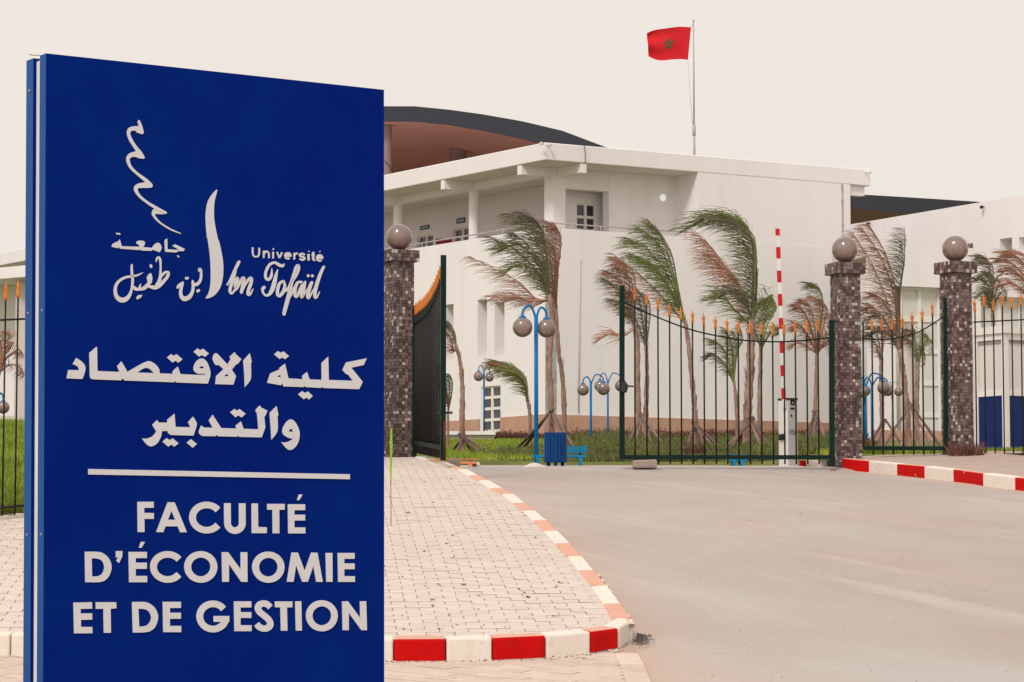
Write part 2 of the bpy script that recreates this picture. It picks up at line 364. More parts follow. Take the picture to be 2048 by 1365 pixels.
# right pavement behind the painted kerb
mb = MB(); ys = frange(RK[-1][1], 46, 40); vs = []
for y in ys:
    a = rkerbX(y)+.10 if y < 39.6 else lerp_table([(39.6, rkerbX(39.6)+.1), (41.5, 4.6), (46, 4.6)], y)
    for i in range(9): x = a+(16-a)*(i/8)**1.7; vs.append((x, y, zr(y)+.125+.012*math.sin(x*3+y*2)+.10*sstep((x-5)/2)*sstep((y-38)/3)))
mb.add(vs, [(j*9+i, j*9+i+1, (j+1)*9+i+1, (j+1)*9+i) for j in range(len(ys)-1) for i in range(8)], 0, True)
mb.build('sidewalk', SIDEW)['kind'] = 'structure'

# kerbs -------------------------------------------------------------
def offset_path(pts, dist):
    out = []
    for i, p in enumerate(pts):
        a, b = pts[max(i-1, 0)], pts[min(i+1, len(pts)-1)]
        t = Vector((b[0]-a[0], b[1]-a[1])).normalized(); out.append((p[0]-t.y*dist, p[1]+t.x*dist))
    return out
def kerb(pts, cols, side, topf, label, start=0):
    root = thing('kerb', (pts[0][0], pts[0][1], zr(pts[0][1])), kind='structure')
    inn = offset_path(pts, side)
    for i in range(len(pts)-1):
        a, b, c, e = Vector(pts[i]), Vector(pts[i+1]), Vector(inn[i+1]), Vector(inn[i])
        gp = .004; t = (b-a).normalized()*gp
        poly = [a+t, b-t, c-t, e+t]
        if side < 0: poly = poly[::-1]
        zt = [topf(q.y)+.012+R(-.004, .004) for q in poly]
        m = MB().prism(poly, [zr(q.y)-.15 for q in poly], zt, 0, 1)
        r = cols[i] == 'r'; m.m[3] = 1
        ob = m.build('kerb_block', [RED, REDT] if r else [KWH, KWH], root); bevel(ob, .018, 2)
    return root
nf = len(FRONT)
cols = {}
seq = ['w']*(nf-7)+['r', 'w', 'r', 'w', 'r', 'w']
seq = ''.join('w' if i < nf-7 else c for i, c in enumerate(seq))
allc = list(seq[:nf-1])+['w']
nside = len(SIDEP)-1
allc = allc[:nf-1]+['w']+['r' if i % 2 == 0 else 'w' for i in range(nside)]
# block between the front's last point and the side's first is part of the white corner stone
def ktop(Y): return zp(Y) if Y > 21 else zr(Y)+.14
kerb(PATH, allc, .15, lambda Y: max(zp(Y), zr(Y)+.13), 'kerb')
kerb(RK, ['r' if i % 2 == 0 else 'w' for i in range(len(RK)-1)], .15, lambda Y: zr(Y)+.125, 'kerb')
q = [P(1600, 934, 41.6), P(1611, 934, 41.6), P(1656, 934, 41.5)]
kerb([(p.x, p.y) for p in q], ['r', 'w'], .15, lambda Y: P(1600, 922, 41.6).z, 'kerb')

# pavements -----------------------------------------------------------
def inside(X, Y, m=.0):
    return Y > kerbY(X)+.085+m and X < kerbX(Y)-.085-m and Y < 40.9 and X > fenX(Y)-.05 and X > -9
mb = MB(); ys = frange(21.4, 41.2, 66); vs = []
for y in ys:
    b = kerbX(min(y, 39.6))-.05; a = max(-9, fenX(y)-.3) if y > 27 else -9
    for i in range(25): x = a+(b-a)*i/24; y2 = max(y, kerbY(x)+.06); vs.append((x, y2, max(zp(y2), zr(y2)+.1)-.011))
mb.add(vs, [(j*25+i, j*25+i+1, (j+1)*25+i+1, (j+1)*25+i) for j in range(len(ys)-1) for i in range(24)], 0, True)
pave = mb.build('pavement', BED); pave['kind'] = 'structure'
mb = MB(); ys = frange(5, 22.6, 44); vs = []
for y in ys:
    b = roadL(y)-.02
    for i in range(17): x = -14+(b+14)*(i/16)**.5; vs.append((x, y, zr(y)-.012))
mb.add(vs, [(j*17+i, j*17+i+1, (j+1)*17+i+1, (j+1)*17+i) for j in range(len(ys)-1) for i in range(16)], 0, True)
pave2 = mb.build('pavement', M('joint_sand_pale', (.44, .33, .27), .95, .2, 5, .4, 60, .1)); pave2['kind'] = 'structure'

PW, PD, GAP = .228, .160, .005
JOINT = M('joint_dirt', (.22, .165, .14), .95, .3, 3)
JOINT2 = M('joint_dust', (.40, .29, .235), .95, .25, 3)
def paver_outline():
    out = []; hw, hd = PW/2-GAP/2, PD/2-.006; A = .005
    wave = lambda x: A*math.sin(2*math.pi*(x/PW)*2)
    xs = frange(-hw, hw, 6)
    out += [(x, -hd+wave(x)) for x in xs]
    out += [(hw+.003, 0)]
    out += [(x, hd+wave(x)) for x in reversed(xs)]
    out += [(-hw+.003, 0)]
    return out
def paver_mesh(name, mat_):
    o2 = paver_outline(); n = len(o2); e = .006
    vs = [(x, y, -.03) for x, y in o2]+[(x, y, -.0025) for x, y in o2]+[(x*(1-.004/.11), y*(1-.005/.08), 0) for x, y in o2]
    fs = [tuple(range(2*n, 3*n))]+[(k*n+i, k*n+(i+1) % n, (k+1)*n+(i+1) % n, (k+1)*n+i) for k in range(2) for i in range(n)]
    me = bpy.data.meshes.new(name); me.from_pydata(vs, [], fs); me.materials.append(mat_); me.materials.append(JOINT2 if mat_ is PAVER2 else JOINT)
    for i in range(1, n+1): me.polygons[i].material_index = 1
    me.update(); return me
def proj(p):
    dep = p.y*CP+p.z*SP; up = -p.y*SP+p.z*CP
    return CX+F*p.x/dep, CY-F*up/dep
def lay(parent, mat_, ang, x0, x1, y0, y1, test, zf, ox, oy, nmax):
    ca_, sa_ = math.cos(ang), math.sin(ang); spots = []
    for j in range(int((y1-y0)/PD)+1):
        for i in range(int((x1-x0)/PW)+1):
            lx = x0+(i+(.5 if j % 2 else 0))*PW; ly = y0+j*PD
            X, Y = ox+lx*ca_-ly*sa_, oy+lx*sa_+ly*ca_
            if not test(X, Y): continue
            p = Vector((X, Y, zf(Y))); px, py = proj(p)
            vis = (775 < px < 1300 or -10 < px < 52) and py < 1372
            sl = (zf(Y+.1)-zf(Y-.1))/.2
            dip = .0025*math.sin(X*2.1+Y*1.3)
            spots.append((p+Vector((0, 0, dip+R(-.0018, .0018))), sl, ang+R(-.012, .012), (1e6 if vis else 0)+py))
    spots.sort(key=lambda s: -s[3])
    me = paver_mesh('paver', mat_)
    for p, sl, a, _ in spots[:nmax]:
        o = bpy.data.objects.new('paver', me); COL.objects.link(o); o.parent = parent
        o.matrix_local = Matrix.Translation(p) @ Matrix.Rotation(math.atan(sl), 4, 'X') @ Matrix.Rotation(a, 4, 'Z') @ Matrix.Rotation(R(-.008, .008), 4, 'Y')
    mb = MB(); base = [v.co.copy() for v in me.vertices]; fcs = [tuple(f.vertices) for f in me.polygons]
    for p, sl, a, _ in spots[nmax:]:
        T = Matrix.Translation(p) @ Matrix.Rotation(math.atan(sl), 4, 'X') @ Matrix.Rotation(a, 4, 'Z') @ Matrix.Rotation(R(-.008, .008), 4, 'Y')
        k0 = len(mb.m); mb.add([T @ v for v in base], fcs)
        for i_ in range(k0+1, k0+1+len(base)//3): mb.m[i_] = 1
    o = mb.build('pavers_beyond', [mat_, JOINT2 if mat_ is PAVER2 else JOINT], parent); o['kind'] = 'stuff'
A5 = math.radians(4.2)
lay(pave, PAVER, A5, -10, 6, -2, 22, lambda X, Y: inside(X, Y), lambda Y: max(zp(Y), zr(Y)+.1), 0, 21.5, 240)
lay(pave2, PAVER2, -.62, -14, 14, -14, 14, lambda X, Y: 15.5 < Y < kerbY(X)+.13 and -6.5 < X < roadL(Y)-.14, lambda Y: zr(Y), -2, 20, 60)
IN1, IN2 = offset_path(PATH, .12), offset_path(PATH, .26)
mb = MB()
for i in range(len(PATH)-1):
    if PATH[i+1][1] > 40: break
    q4 = [IN1[i], IN1[i+1], IN2[i+1], IN2[i]]; mb.add([(p[0], p[1], max(zp(p[1]), zr(p[1])+.1)-.0035) for p in q4], [(0, 1, 2, 3)])
mb.build('mortar_strip', M('mortar', (.54, .46, .41), .95, .15, 4), pave)
# edging stones between the lower paving and the drive
er = thing('edging', (EDGE[1].x, EDGE[1].y, zr(EDGE[1].y)), kind='structure')
yy = EDGE[0].y-.35
while yy > 17:
    y2 = yy-.5; a, b = roadL(yy), roadL(y2)
    bevel(MB().prism([(a-.20, yy-.006), (b-.20, y2+.006), (b-.01, y2+.006), (a-.01, yy-.006)], [zr(v)-.1 for v in (yy, y2, y2, yy)], [zr(v)+.005 for v in (yy, y2, y2, yy)]).build('edging_stone', PAVER2, er), .012)
    yy = y2

# ---------------------------------------------------------------- the big sign
YL = 9.5
kL = ray(92, 107); kR = ray(768, 180)
YR_ = YL*(kL.z/kL.y)/(kR.z/kR.y)
SA = P(92, 107, YL); SB = P(768, 180, YR_)
ux = Vector((SB.x-SA.x, SB.y-SA.y, 0)).normalized(); un = Vector((ux.y, -ux.x, 0))   # toward the camera
zg = zr(SA.y)-.05
def onsign(x, y, off=0): return hit(x, y, SA+un*off, ux)
def to_st(p): q = p-SA; return (q.dot(ux), q.z)
def from_st(s, t, off): return SA+ux*s+Vector((0, 0, t))+un*off
def drop(ptop, pbot):                       # extend an edge in the sign plane to the ground
    k = (zg-ptop.z)/(pbot.z-ptop.z); return ptop+(pbot-ptop)*k
sign = thing('totem_sign', ((SA.x+SB.x)/2, (SA.y+SB.y)/2, zg), 'tall blue totem sign with pale Arabic and French lettering, beside the drive', 'sign')
fl_t, fl_b = onsign(92, 107), drop(onsign(92, 107), onsign(86, 1365))
fr_t, fr_b = onsign(768, 180), drop(onsign(768, 180), onsign(768.5, 1365))
def depth_at(x, y0=700):                     # how far behind the front face the side reaches column x
    e = fl_t+(fl_b-fl_t)*.5; lo, hi = 0, 3
    for _ in range(40):
        m_ = (lo+hi)/2; q = proj(e-un*m_)[0]
        if q > x: lo = m_
        else: hi = m_
    return (lo+hi)/2
d1, d2, d3 = depth_at(75), depth_at(62), depth_at(48)
def slab(a, b, o0, o1, ins=0):
    P4 = [fl_b, fr_b, fr_t, fl_t]; c = [ux*ins, -ux*ins, -ux*ins-Vector((0, 0, ins)), ux*ins-Vector((0, 0, ins))]
    f_ = [p+q-un*o0 for p, q in zip(P4, c)]; bk = [p+q-un*o1 for p, q in zip(P4, c)]
    return f_, bk
def slab_build(name, o0, o1, mf, me_, ins=0):
    f_, bk = slab(0, 0, o0, o1, ins); m = MB()
    m.add(f_, [(0, 1, 2, 3)], 0); m.add(bk, [(3, 2, 1, 0)], 0)
    for i in range(4): j = (i+1) % 4; m.add([f_[i], bk[i], bk[j], f_[j]], [(0, 1, 2, 3)], 1)
    o = m.build(name, [mf, me_], sign); return o
fp = slab_build('front_panel', 0, d1, BLUE, BLUES); bp_ = slab_build('back_panel', d2, d3, BLUE, BLUES)
slab_build('spacer_frame', d1+.001, d2-.001, SPACER, SPACER, .012)
for k, yy in ((fp, (620, 1069)), (bp_, (170, 620, 1069))):
    for y in yy:
        q = fl_t+(fl_b-fl_t)*((fl_t.z-P(92, y, YL).z)/(fl_t.z-fl_b.z)); q = q-un*((d1*.35) if k is fp else (d2*.5+d3*.5))
        MB().tube([q-ux*.004, q+ux*.003], .0035, 8).build('rivet', POLE, k)
q0, q1 = fl_t-un*(d1+.004)+Vector((.006, 0, .001)), fl_t-un*(d2-.002)
MB().tube([q0, (q0+q1)/2+Vector((0, 0, .006)), q1+Vector((-.004, 0, .010)), q1+Vector((-.018, .0, .014))], .0012, 5).build('tie_wire', STEELD, sign)

LET_H = [.0030]
def shape(contours, name='letter', mat_=None, par=None):
    """filled flat shape: contours are lists of (s,t); first is outer, the rest holes"""
    loops = [[Vector((p[0], p[1], 0)) for p in c] for c in contours]
    tri = tessellate_polygon(loops); flat = [p for l in loops for p in l]; n = len(flat)
    h = LET_H[0]; LET_H[0] = .0030+(LET_H[0]-.0030+.00007) % .0012
    vs = [from_st(p.x, p.y, h) for p in flat]+[from_st(p.x, p.y, -.001) for p in flat]
    m = MB(); k = 0; fs = []
    for a, b, c in tri:
        A, B, C = flat[a], flat[b], flat[c]
        fs.append((a, b, c) if (B-A).cross(C-A).z > 0 else (a, c, b))
    for l in loops:
        L = len(l); fs += [(k+i, k+(i+1) % L, n+k+(i+1) % L, n+k+i) for i in range(L)]; k += L
    m.add(vs, fs); return m.build(name, mat_ or SIGNW, par or sign)
REG = {1: (120, 680, 6.4), 2: (430, 680, 6.4), 3: (270, 800, 5.851), 4: (210, 450, 8.03), 5: (440, 480, 8.53), 6: (230, 230, 5.46),
       7: (160, 980, 6.827), 8: (440, 980, 6.827), 9: (130, 1190, 6.606), 10: (430, 1190, 6.606), 0: (0, 0, 1)}
def st(r, u, v): a, b, s = REG[r]; return to_st(onsign(a+u/s, b+v/s))
def contour(r, pts, smooth=False):
    """points with a third element flip between corner and smooth"""
    fl = [(len(p) > 2) != smooth for p in pts]; q = [st(r, p[0], p[1]) for p in pts]; n = len(pts); out = []
    for i in range(n):
        a, b = i, (i+1) % n; out.append(q[a])
        if fl[a] or fl[b]:
            p0 = q[a-1] if fl[a] else q[a]; p3 = q[(b+1) % n] if fl[b] else q[b]
            seg = catmull([p0, q[a], q[b], p3], 5) if True else []
            out += seg[6:10]
    return out
def poly(r, outer, *holes, smooth=False, name='letter'):
    return shape([contour(r, outer, smooth)]+[contour(r, h, smooth) for h in holes], name)
def dots(r, *pp):
    for p in pp: poly(r, p, name='diacritic_dots')
def ribbon_pts(q, flat=False, closed=False):
    L_, Rr = [], []; n = len(q)
    for i, (x, y, w_) in enumerate(q):
        a = q[(i-1) % n] if closed else q[max(i-1, 0)]; b = q[(i+1) % n] if closed else q[min(i+1, n-1)]
        t = Vector((b[0]-a[0], b[1]-a[1]));  t = t.normalized() if t.length else Vector((1, 0))
        L_.append((x-t.y*w_/2, y+t.x*w_/2)); Rr.append((x+t.y*w_/2, y-t.x*w_/2))
    return L_, Rr
def ribbons(r, paths, name='letter', flat=False, blobs=()):
    """brush strokes of varying width joined in one letter"""
    a0, b0, s0 = REG[r]; m = MB()
    for path in paths:
        q = catmull(path, 6); L_, Rr = ribbon_pts(q)
        h = LET_H[0]; LET_H[0] = .0030+(LET_H[0]-.0030+.00007) % .0012
        f = lambda p, o: from_st(*st(r, p[0], p[1]), o)
        vs = []
        for l, rr in zip(L_, Rr): vs += [f(l, h), f(rr, h), f(l, -.001), f(rr, -.001)]
        fs = []
        for i in range(len(q)-1):
            k = 4*i; fs += [(k, k+1, k+5, k+4), (k, k+4, k+6, k+2), (k+1, k+3, k+7, k+5)]
        m.add(vs, fs)
        if not flat:
            for e in (0, -1):
                x, y, w_ = q[e]
                if w_ < 6: continue
                ring = [f((x+w_/2*math.cos(t*math.pi/6), y+w_/2*math.sin(t*math.pi/6)), h-.00003) for t in range(12)]
                m.add(ring, [tuple(range(11, -1, -1))])
    for bx, by, br in blobs:
        h = LET_H[0]; LET_H[0] += .00005
        m.add([from_st(*st(r, bx+br*math.cos(t*math.pi/8), by+br*math.sin(t*math.pi/8)), h) for t in range(16)], [tuple(range(15, -1, -1))])
    return m.build(name, SIGNW, sign)
def arc(cx, cy, rx, ry, a0, a1, w_, n=24):
    return [(cx+rx*math.cos(math.radians(a0+(a1-a0)*i/n)), cy+ry*math.sin(math.radians(a0+(a1-a0)*i/n)), w_) for i in range(n+1)]
def ring(r, cx, cy, rx, ry, w_, wy=None):
    wy = wy or w_
    e = lambda k: [st(r, cx+(rx+k*w_/2)*math.cos(i*math.pi/24), cy+(ry+k*wy/2)*math.sin(i*math.pi/24)) for i in range(48)]
    shape([e(1), e(-1)], 'letter')
def letE(r, x0, x1, y0, y1, y2, y3, y4, y5, xs):      # top, under top arm, mid arm, bottom arm
    poly(r, [(x0, y0), (x1, y0), (x1, y1), (xs, y1), (xs, y2), (x1, y2), (x1, y3), (xs, y3), (xs, y4), (x1+4, y4), (x1+4, y5), (x0+7, y5)])
# FACULTE
poly(7, [(780, 165), (1003, 163), (1003, 245), (872, 248), (873, 315), (1004, 318), (1004, 398), (875, 398), (876, 578), (785, 578)])
poly(7, [(1195, 170), (1288, 172), (1455, 580), (1365, 582), (1330, 500), (1162, 500), (1133, 580), (1038, 578)], [(1245, 292), (1298, 410), (1196, 408)])
ribbons(7, [arc(1725, 380, 192, 172, -37, -323, 90)], flat=True)
ribbons(8, [[(97+2*k/12, 183+272*k/12, 90) for k in range(12)]+arc(200, 455, 101, 103, 180, 0, 90, 14)+[(301-2*k/12, 455-270*k/12, 90) for k in range(1, 13)]], flat=True)
poly(8, [(427, 187), (512, 187), (517, 508), (635, 512), (633, 593), (430, 593)])
poly(8, [(640, 193), (880, 193), (878, 272), (804, 274), (806, 595), (716, 594), (712, 274), (642, 272)])
letE(8, 922, 1157, 198, 279, 340, 420, 514, 596, 1011)
poly(8, [(1075, 65), (1122, 66), (1078, 142), (1048, 142)], name='accent')
# D'ECONOMIE
poly(7, [(62, 845), (200, 845), (300, 862, 1), (390, 940, 1), (427, 1055, 1), (395, 1170, 1), (330, 1240, 1), (250, 1263), (68, 1263)],
     [(155, 937), (215, 938), (290, 965, 1), (328, 1055, 1), (300, 1145, 1), (250, 1178, 1), (200, 1183), (160, 1183)])
poly(7, [(485, 838), (573, 836), (573, 905), (530, 1000), (492, 972), (517, 925), (487, 925)], name='apostrophe')
letE(7, 660, 908, 848, 933, 995, 1080, 1176, 1263, 755)
poly(7, [(830, 710), (882, 712), (835, 793), (800, 792)], name='accent')
ribbons(7, [arc(1192, 1054, 193, 171, -37, -323, 90)], flat=True)
ring(7, 1645, 1054, 179, 172, 92, 88)
poly(8, [(20, 852), (105, 852), (278, 1090), (279, 852), (367, 853), (370, 1258), (285, 1258), (117, 1015), (116, 1257), (27, 1257)])
ring(8, 655, 1057, 174, 170, 91, 86)
poly(8, [(973, 857), (1057, 857), (1152, 1112), (1243, 857), (1325, 860), (1397, 1258), (1310, 1257), (1270, 1035), (1193, 1257), (1117, 1257), (1033, 1030), (998, 1257), (910, 1257)])
poly(8, [(1438, 862), (1528, 862), (1531, 1257), (1448, 1257)])
letE(8, 1603, 1834, 863, 943, 1005, 1085, 1179, 1258, 1692)
# ET DE GESTION
poly(9, [(108, 103), (353, 98), (355, 183), (201, 187), (203, 247), (356, 245), (356, 328), (206, 332), (207, 425), (358, 425), (358, 508), (117, 510)])
poly(9, [(402, 98), (673, 98), (674, 180), (598, 184), (603, 502), (510, 503), (504, 185), (404, 187)])
poly(9, [(882, 95), (1010, 93), (1090, 105, 1), (1180, 170, 1), (1227, 290, 1), (1190, 420, 1), (1120, 480, 1), (1030, 498), (893, 500)],
     [(965, 185), (1010, 185), (1090, 210, 1), (1135, 295, 1), (1110, 375, 1), (1060, 412, 1), (1000, 420), (976, 420)])
letE(9, 1288, 1527, 93, 174, 237, 317, 411, 494, 1382)
ribbons(10, [arc(-31, 287, 174, 167, -37, -360, 87), [(-27, 319, 78), (60, 319, 78), (184, 319, 78)]], flat=True)
letE(10, 246, 475, 87, 168, 229, 306, 402, 481, 332)
ribbons(10, [[(727, 166, 80), (690, 130, 82), (640, 115, 84), (585, 132, 84), (563, 180, 84), (590, 232, 84), (650, 280, 84), (705, 332, 84), (727, 388, 84), (700, 433, 84), (640, 447, 84), (580, 424, 84), (545, 383, 80)]], flat=True)
poly(10, [(787, 88), (1018, 88), (1017, 165), (945, 167), (952, 475), (868, 475), (860, 168), (790, 165)])
poly(10, [(1055, 88), (1135, 86), (1143, 473), (1065, 474)])
ring(10, 1407, 278, 167, 165, 84, 81)
poly(10, [(1675, 88), (1750, 85), (1915, 310), (1910, 87), (1992, 85), (2002, 468), (1928, 468), (1762, 238), (1762, 468), (1683, 468)])
poly(0, [(176, 938.5), (699, 949), (699, 959), (176, 949.5)], name='divider_line')
# Arabic, first line
poly(1, [(160, 313), (203, 235), (260, 270, 1), (305, 315, 1), (320, 365, 1), (310, 425, 1), (282, 503), (82, 495), (102, 388), (243, 390), (225, 350, 1), (195, 328, 1)], name='arabic_letter')
poly(1, [(465, 90), (470, 130), (474, 395), (490, 402), (757, 412), (727, 340), (782, 278), (858, 412), (1060, 298), (1095, 283, 1), (1140, 275, 1), (1210, 310, 1), (1262, 375, 1), (1270, 430), (1440, 437), (1438, 405), (1502, 345), (1537, 440), (1735, 450), (1856, 447), (1856, 430), (1845, 436), (1760, 436),
         (1715, 405, 1), (1707, 355, 1), (1740, 280, 1), (1808, 238, 1), (1870, 280, 1), (1910, 370, 1), (1920, 440, 1), (1905, 510, 1), (1883, 562), (1480, 547), (1472, 525), (1455, 545), (820, 522), (797, 495), (775, 520), (440, 508), (395, 500, 1), (380, 470, 1), (378, 420), (372, 170)],
     [(985, 420), (1060, 370, 1), (1110, 362, 1), (1150, 380, 1), (1198, 427)], [(1778, 355, 1), (1808, 341, 1), (1838, 355, 1), (1808, 369, 1)], name='arabic_word')
dots(1, [(1365, 230), (1418, 185), (1450, 208), (1488, 187), (1562, 250), (1510, 295), (1473, 268), (1437, 293)], [(1705, 155), (1757, 112), (1790, 136), (1828, 115), (1902, 178), (1850, 220), (1812, 195), (1777, 218)])
poly(2, [(-34, 250), (-25, 205, 1), (10, 172, 1), (50, 205), (157, 318), (200, 245), (185, 235), (190, 210), (248, 160), (262, 185), (333, 248), (287, 312), (272, 310), (210, 382), (265, 465), (232, 575), (1, 568), (12, 465), (105, 378), (42, 322), (15, 330), (-15, 300, 1)], [(150, 437), (173, 467), (107, 465)], name='arabic_letter')
poly(2, [(358, 268), (443, 175), (466, 285), (455, 300), (458, 460, 1), (440, 530, 1), (378, 605), (370, 400)], name='arabic_letter')
poly(2, [(1938, 238), (1897, 325), (1740, 358), (1887, 540), (1840, 633), (1385, 618), (1370, 605), (1352, 616), (1157, 607), (1145, 592), (1130, 606), (873, 598), (857, 558), (838, 583), (665, 552), (705, 432), (822, 380), (820, 362), (892, 308), (935, 495), (1118, 505), (1113, 465), (1173, 413), (1207, 507), (1362, 514), (1360, 300), (1445, 218), (1452, 515), (1760, 525), (1697, 445), (1675, 440), (1628, 390), (1675, 290)],
     [(785, 468), (832, 450), (840, 483)], name='arabic_word')
dots(2, [(753, 188), (800, 147), (840, 167), (875, 150), (942, 208), (893, 250), (853, 227), (822, 248)], [(1060, 700), (1112, 658), (1148, 682), (1185, 662), (1247, 720), (1200, 765), (1162, 742), (1130, 762)])
# Arabic, second line
poly(3, [(1820, 230), (1870, 262), (1915, 350), (1922, 420), (1905, 500), (1860, 565), (1805, 588), (1765, 565), (1705, 495, 1), (1740, 500), (1800, 488), (1845, 455, 1), (1790, 445), (1735, 410), (1720, 370), (1735, 315), (1775, 255)], [(1792, 372, 1), (1818, 338), (1850, 375, 1)], smooth=True, name='arabic_letter')
poly(3, [(1573, 155), (1652, 75), (1674, 178), (1663, 195), (1667, 330, 1), (1650, 395, 1), (1593, 467), (1590, 400)], name='arabic_letter')
poly(3, [(1455, 68), (1473, 92), (1545, 127), (1518, 195), (1507, 195), (1520, 325), (1478, 440), (1215, 435), (1203, 420), (1190, 433), (970, 428), (955, 410), (940, 427), (790, 425), (755, 405, 1), (745, 370, 1), (772, 302), (800, 325), (905, 328), (860, 245), (905, 178), (1005, 332), (1180, 337), (1177, 300), (1237, 255), (1265, 340), (1442, 346), (1425, 160), (1407, 135), (1412, 115)], name='arabic_word')
poly(3, [(458, 165), (470, 318), (645, 322), (617, 265), (675, 198), (710, 255, 1), (717, 300, 1), (680, 420), (420, 413), (388, 395, 1), (375, 365), (310, 368), (300, 430, 1), (255, 510, 1), (185, 547, 1), (130, 520, 1), (77, 452), (130, 455, 1), (200, 430, 1), (247, 375), (198, 295), (255, 240), (275, 267), (375, 268), (375, 235)], name='arabic_word')
dots(3, [(1110, 148), (1160, 108), (1190, 130), (1220, 110), (1290, 165), (1243, 208), (1205, 183), (1172, 206)], [(318, 493), (368, 450), (403, 475), (437, 452), (505, 510), (455, 550), (422, 525), (385, 550)], [(602, 505), (650, 463), (720, 518), (670, 562)])
# emblem
ribbons(6, [[(255, 72, 26), (275, 130, 36), (284, 185, 44)], [(286, 190, 48), (255, 165, 70), (215, 150, 48), (165, 160, 44), (144, 200, 34), (165, 270, 36), (215, 350, 36), (268, 420, 46), (305, 468, 30)],
            [(306, 470, 26), (270, 448, 62), (225, 432, 60), (165, 445, 46), (138, 490, 36), (165, 570, 30), (240, 645, 28), (330, 715, 38), (382, 770, 46)],
            [(384, 775, 46), (345, 770, 60), (290, 772, 56), (238, 785, 46), (225, 825, 38), (265, 890, 28), (350, 960, 26), (440, 1015, 32), (550, 1072, 24)],
            [(548, 1074, 24), (500, 1060, 56), (450, 1050, 70), (420, 1075, 42), (427, 1112, 26), (490, 1180, 18), (600, 1250, 17), (714, 1297, 9)]], 'emblem_wave')
sab = [st(6, *p) for p in ((1113, 820), (1050, 880), (1005, 970), (988, 1090), (990, 1200), (1003, 1350))]+[st(4, *p) for p in ((1640, 200), (1680, 480), (1695, 750), (1690, 960), (1660, 1100), (1615, 1183), (1720, 1155), (1810, 1070), (1870, 940), (1895, 760), (1885, 550), (1830, 280))]+[st(6, *p) for p in ((1120, 1355), (1085, 1180), (1077, 1060), (1085, 940))]
shape([catmull(sab, 5, True)], 'emblem_blade')
poly(4, [(105, 355), (120, 310, 1), (215, 262), (232, 235), (265, 345), (550, 355), (540, 325), (497, 300), (515, 265, 1), (570, 255, 1), (625, 270, 1), (635, 310, 1), (605, 360), (750, 372), (800, 310, 1), (850, 290, 1), (890, 325, 1), (907, 375), (875, 443), (760, 402), (742, 420), (580, 415), (562, 398), (545, 408), (235, 385), (218, 360), (205, 378)], name='arabic_word')
poly(4, [(995, 222), (998, 395), (1160, 405), (1180, 400), (1075, 340), (1120, 315), (1278, 390), (1258, 425), (1170, 425), (1140, 447), (985, 437), (962, 420, 1), (953, 260), (970, 235)], name='arabic_word')
dots(4, [(168, 138), (185, 128), (210, 140), (228, 132), (248, 155), (230, 165), (208, 155), (190, 160)], [(1148, 500), (1165, 490), (1192, 512), (1175, 528)])
ribbons(4, [[(425, 642, 24), (425, 700, 34), (430, 800, 36), (440, 900, 40), (432, 980, 34), (415, 1070, 36), (375, 1155, 56), (310, 1205, 78), (240, 1205, 78), (180, 1150, 60), (160, 1060, 50), (178, 965, 44), (240, 890, 42), (330, 845, 40), (420, 830, 38), (520, 810, 28), (602, 770, 8)],
            [(435, 985, 40), (485, 1030, 54), (530, 1040, 40), (580, 1035, 44), (630, 1015, 58), (685, 965, 56), (710, 920, 50)], [(545, 1030, 44), (560, 985, 26), (568, 948, 6)],
            [(715, 915, 66), (712, 850, 86), (722, 800, 44)], [(680, 985, 40), (740, 1000, 52), (800, 1008, 66), (870, 975, 62), (945, 900, 50), (1000, 830, 46), (1012, 768, 38), (965, 765, 38), (910, 815, 34), (878, 880, 30)],
            [(815, 595, 12), (830, 545, 28), (855, 527, 38), (880, 565, 36), (888, 640, 28), (888, 740, 28), (882, 840, 42), (862, 920, 54), (825, 985, 60)]], 'arabic_word')
dots(4, [(735, 632), (755, 665), (745, 698), (722, 690), (708, 655)], [(592, 1125), (575, 1168), (510, 1203), (500, 1168), (530, 1132)])
ribbons(4, [[(1503, 752, 16), (1512, 712, 36), (1535, 735, 34), (1537, 850, 36), (1512, 920, 44), (1462, 960, 54), (1420, 955, 44), (1400, 900, 26)], [(1403, 915, 34), (1410, 1010, 42), (1395, 1090, 46), (1340, 1168, 66), (1260, 1188, 76), (1214, 1130, 52), (1214, 1040, 46), (1235, 960, 40), (1237, 930, 38)], [(1160, 1010, 40), (1195, 968, 46), (1240, 940, 40)]], 'arabic_word')
dots(4, [(1280, 842), (1335, 838), (1340, 872), (1290, 885)], [(1470, 1045), (1510, 1030), (1522, 1065), (1485, 1095), (1463, 1075)])
# small sans word
W5 = 26
ribbons(5, [[(553, 130, W5), (555, 230, W5), (572, 278, W5), (610, 292, W5), (648, 278, W5), (663, 235, W5), (665, 138, W5)]], flat=True)
ribbons(5, [[(742, 188, W5), (742, 312, W5)], [(744, 245, 30), (770, 204, 34), (810, 208, W5), (829, 250, W5), (830, 316, W5)]], flat=True)
ribbons(5, [[(902, 204, W5), (902, 322, W5)]], flat=True, blobs=[(902, 160, 15)])
ribbons(5, [[(966, 210, W5), (1010, 312, W5)], [(1010, 312, W5), (1054, 216, W5)]], flat=True)
def lete(cx, cy):
    ribbons(5, [arc(cx, cy, 46, 48, 0, -310, 32, 20), [(cx-56, cy+4, 26), (cx, cy+4, 26), (cx+60, cy+4, 26)]], flat=True)
    shape([[st(5, cx+50*math.cos(math.radians(a)), cy+52*math.sin(math.radians(a))) for a in range(-180, 1, 15)]], 'letter')
lete(1152, 276)
ribbons(5, [[(1262, 225, W5), (1262, 340, W5)], [(1262, 280, 30), (1278, 244, 32), (1318, 232, 30)]], flat=True)
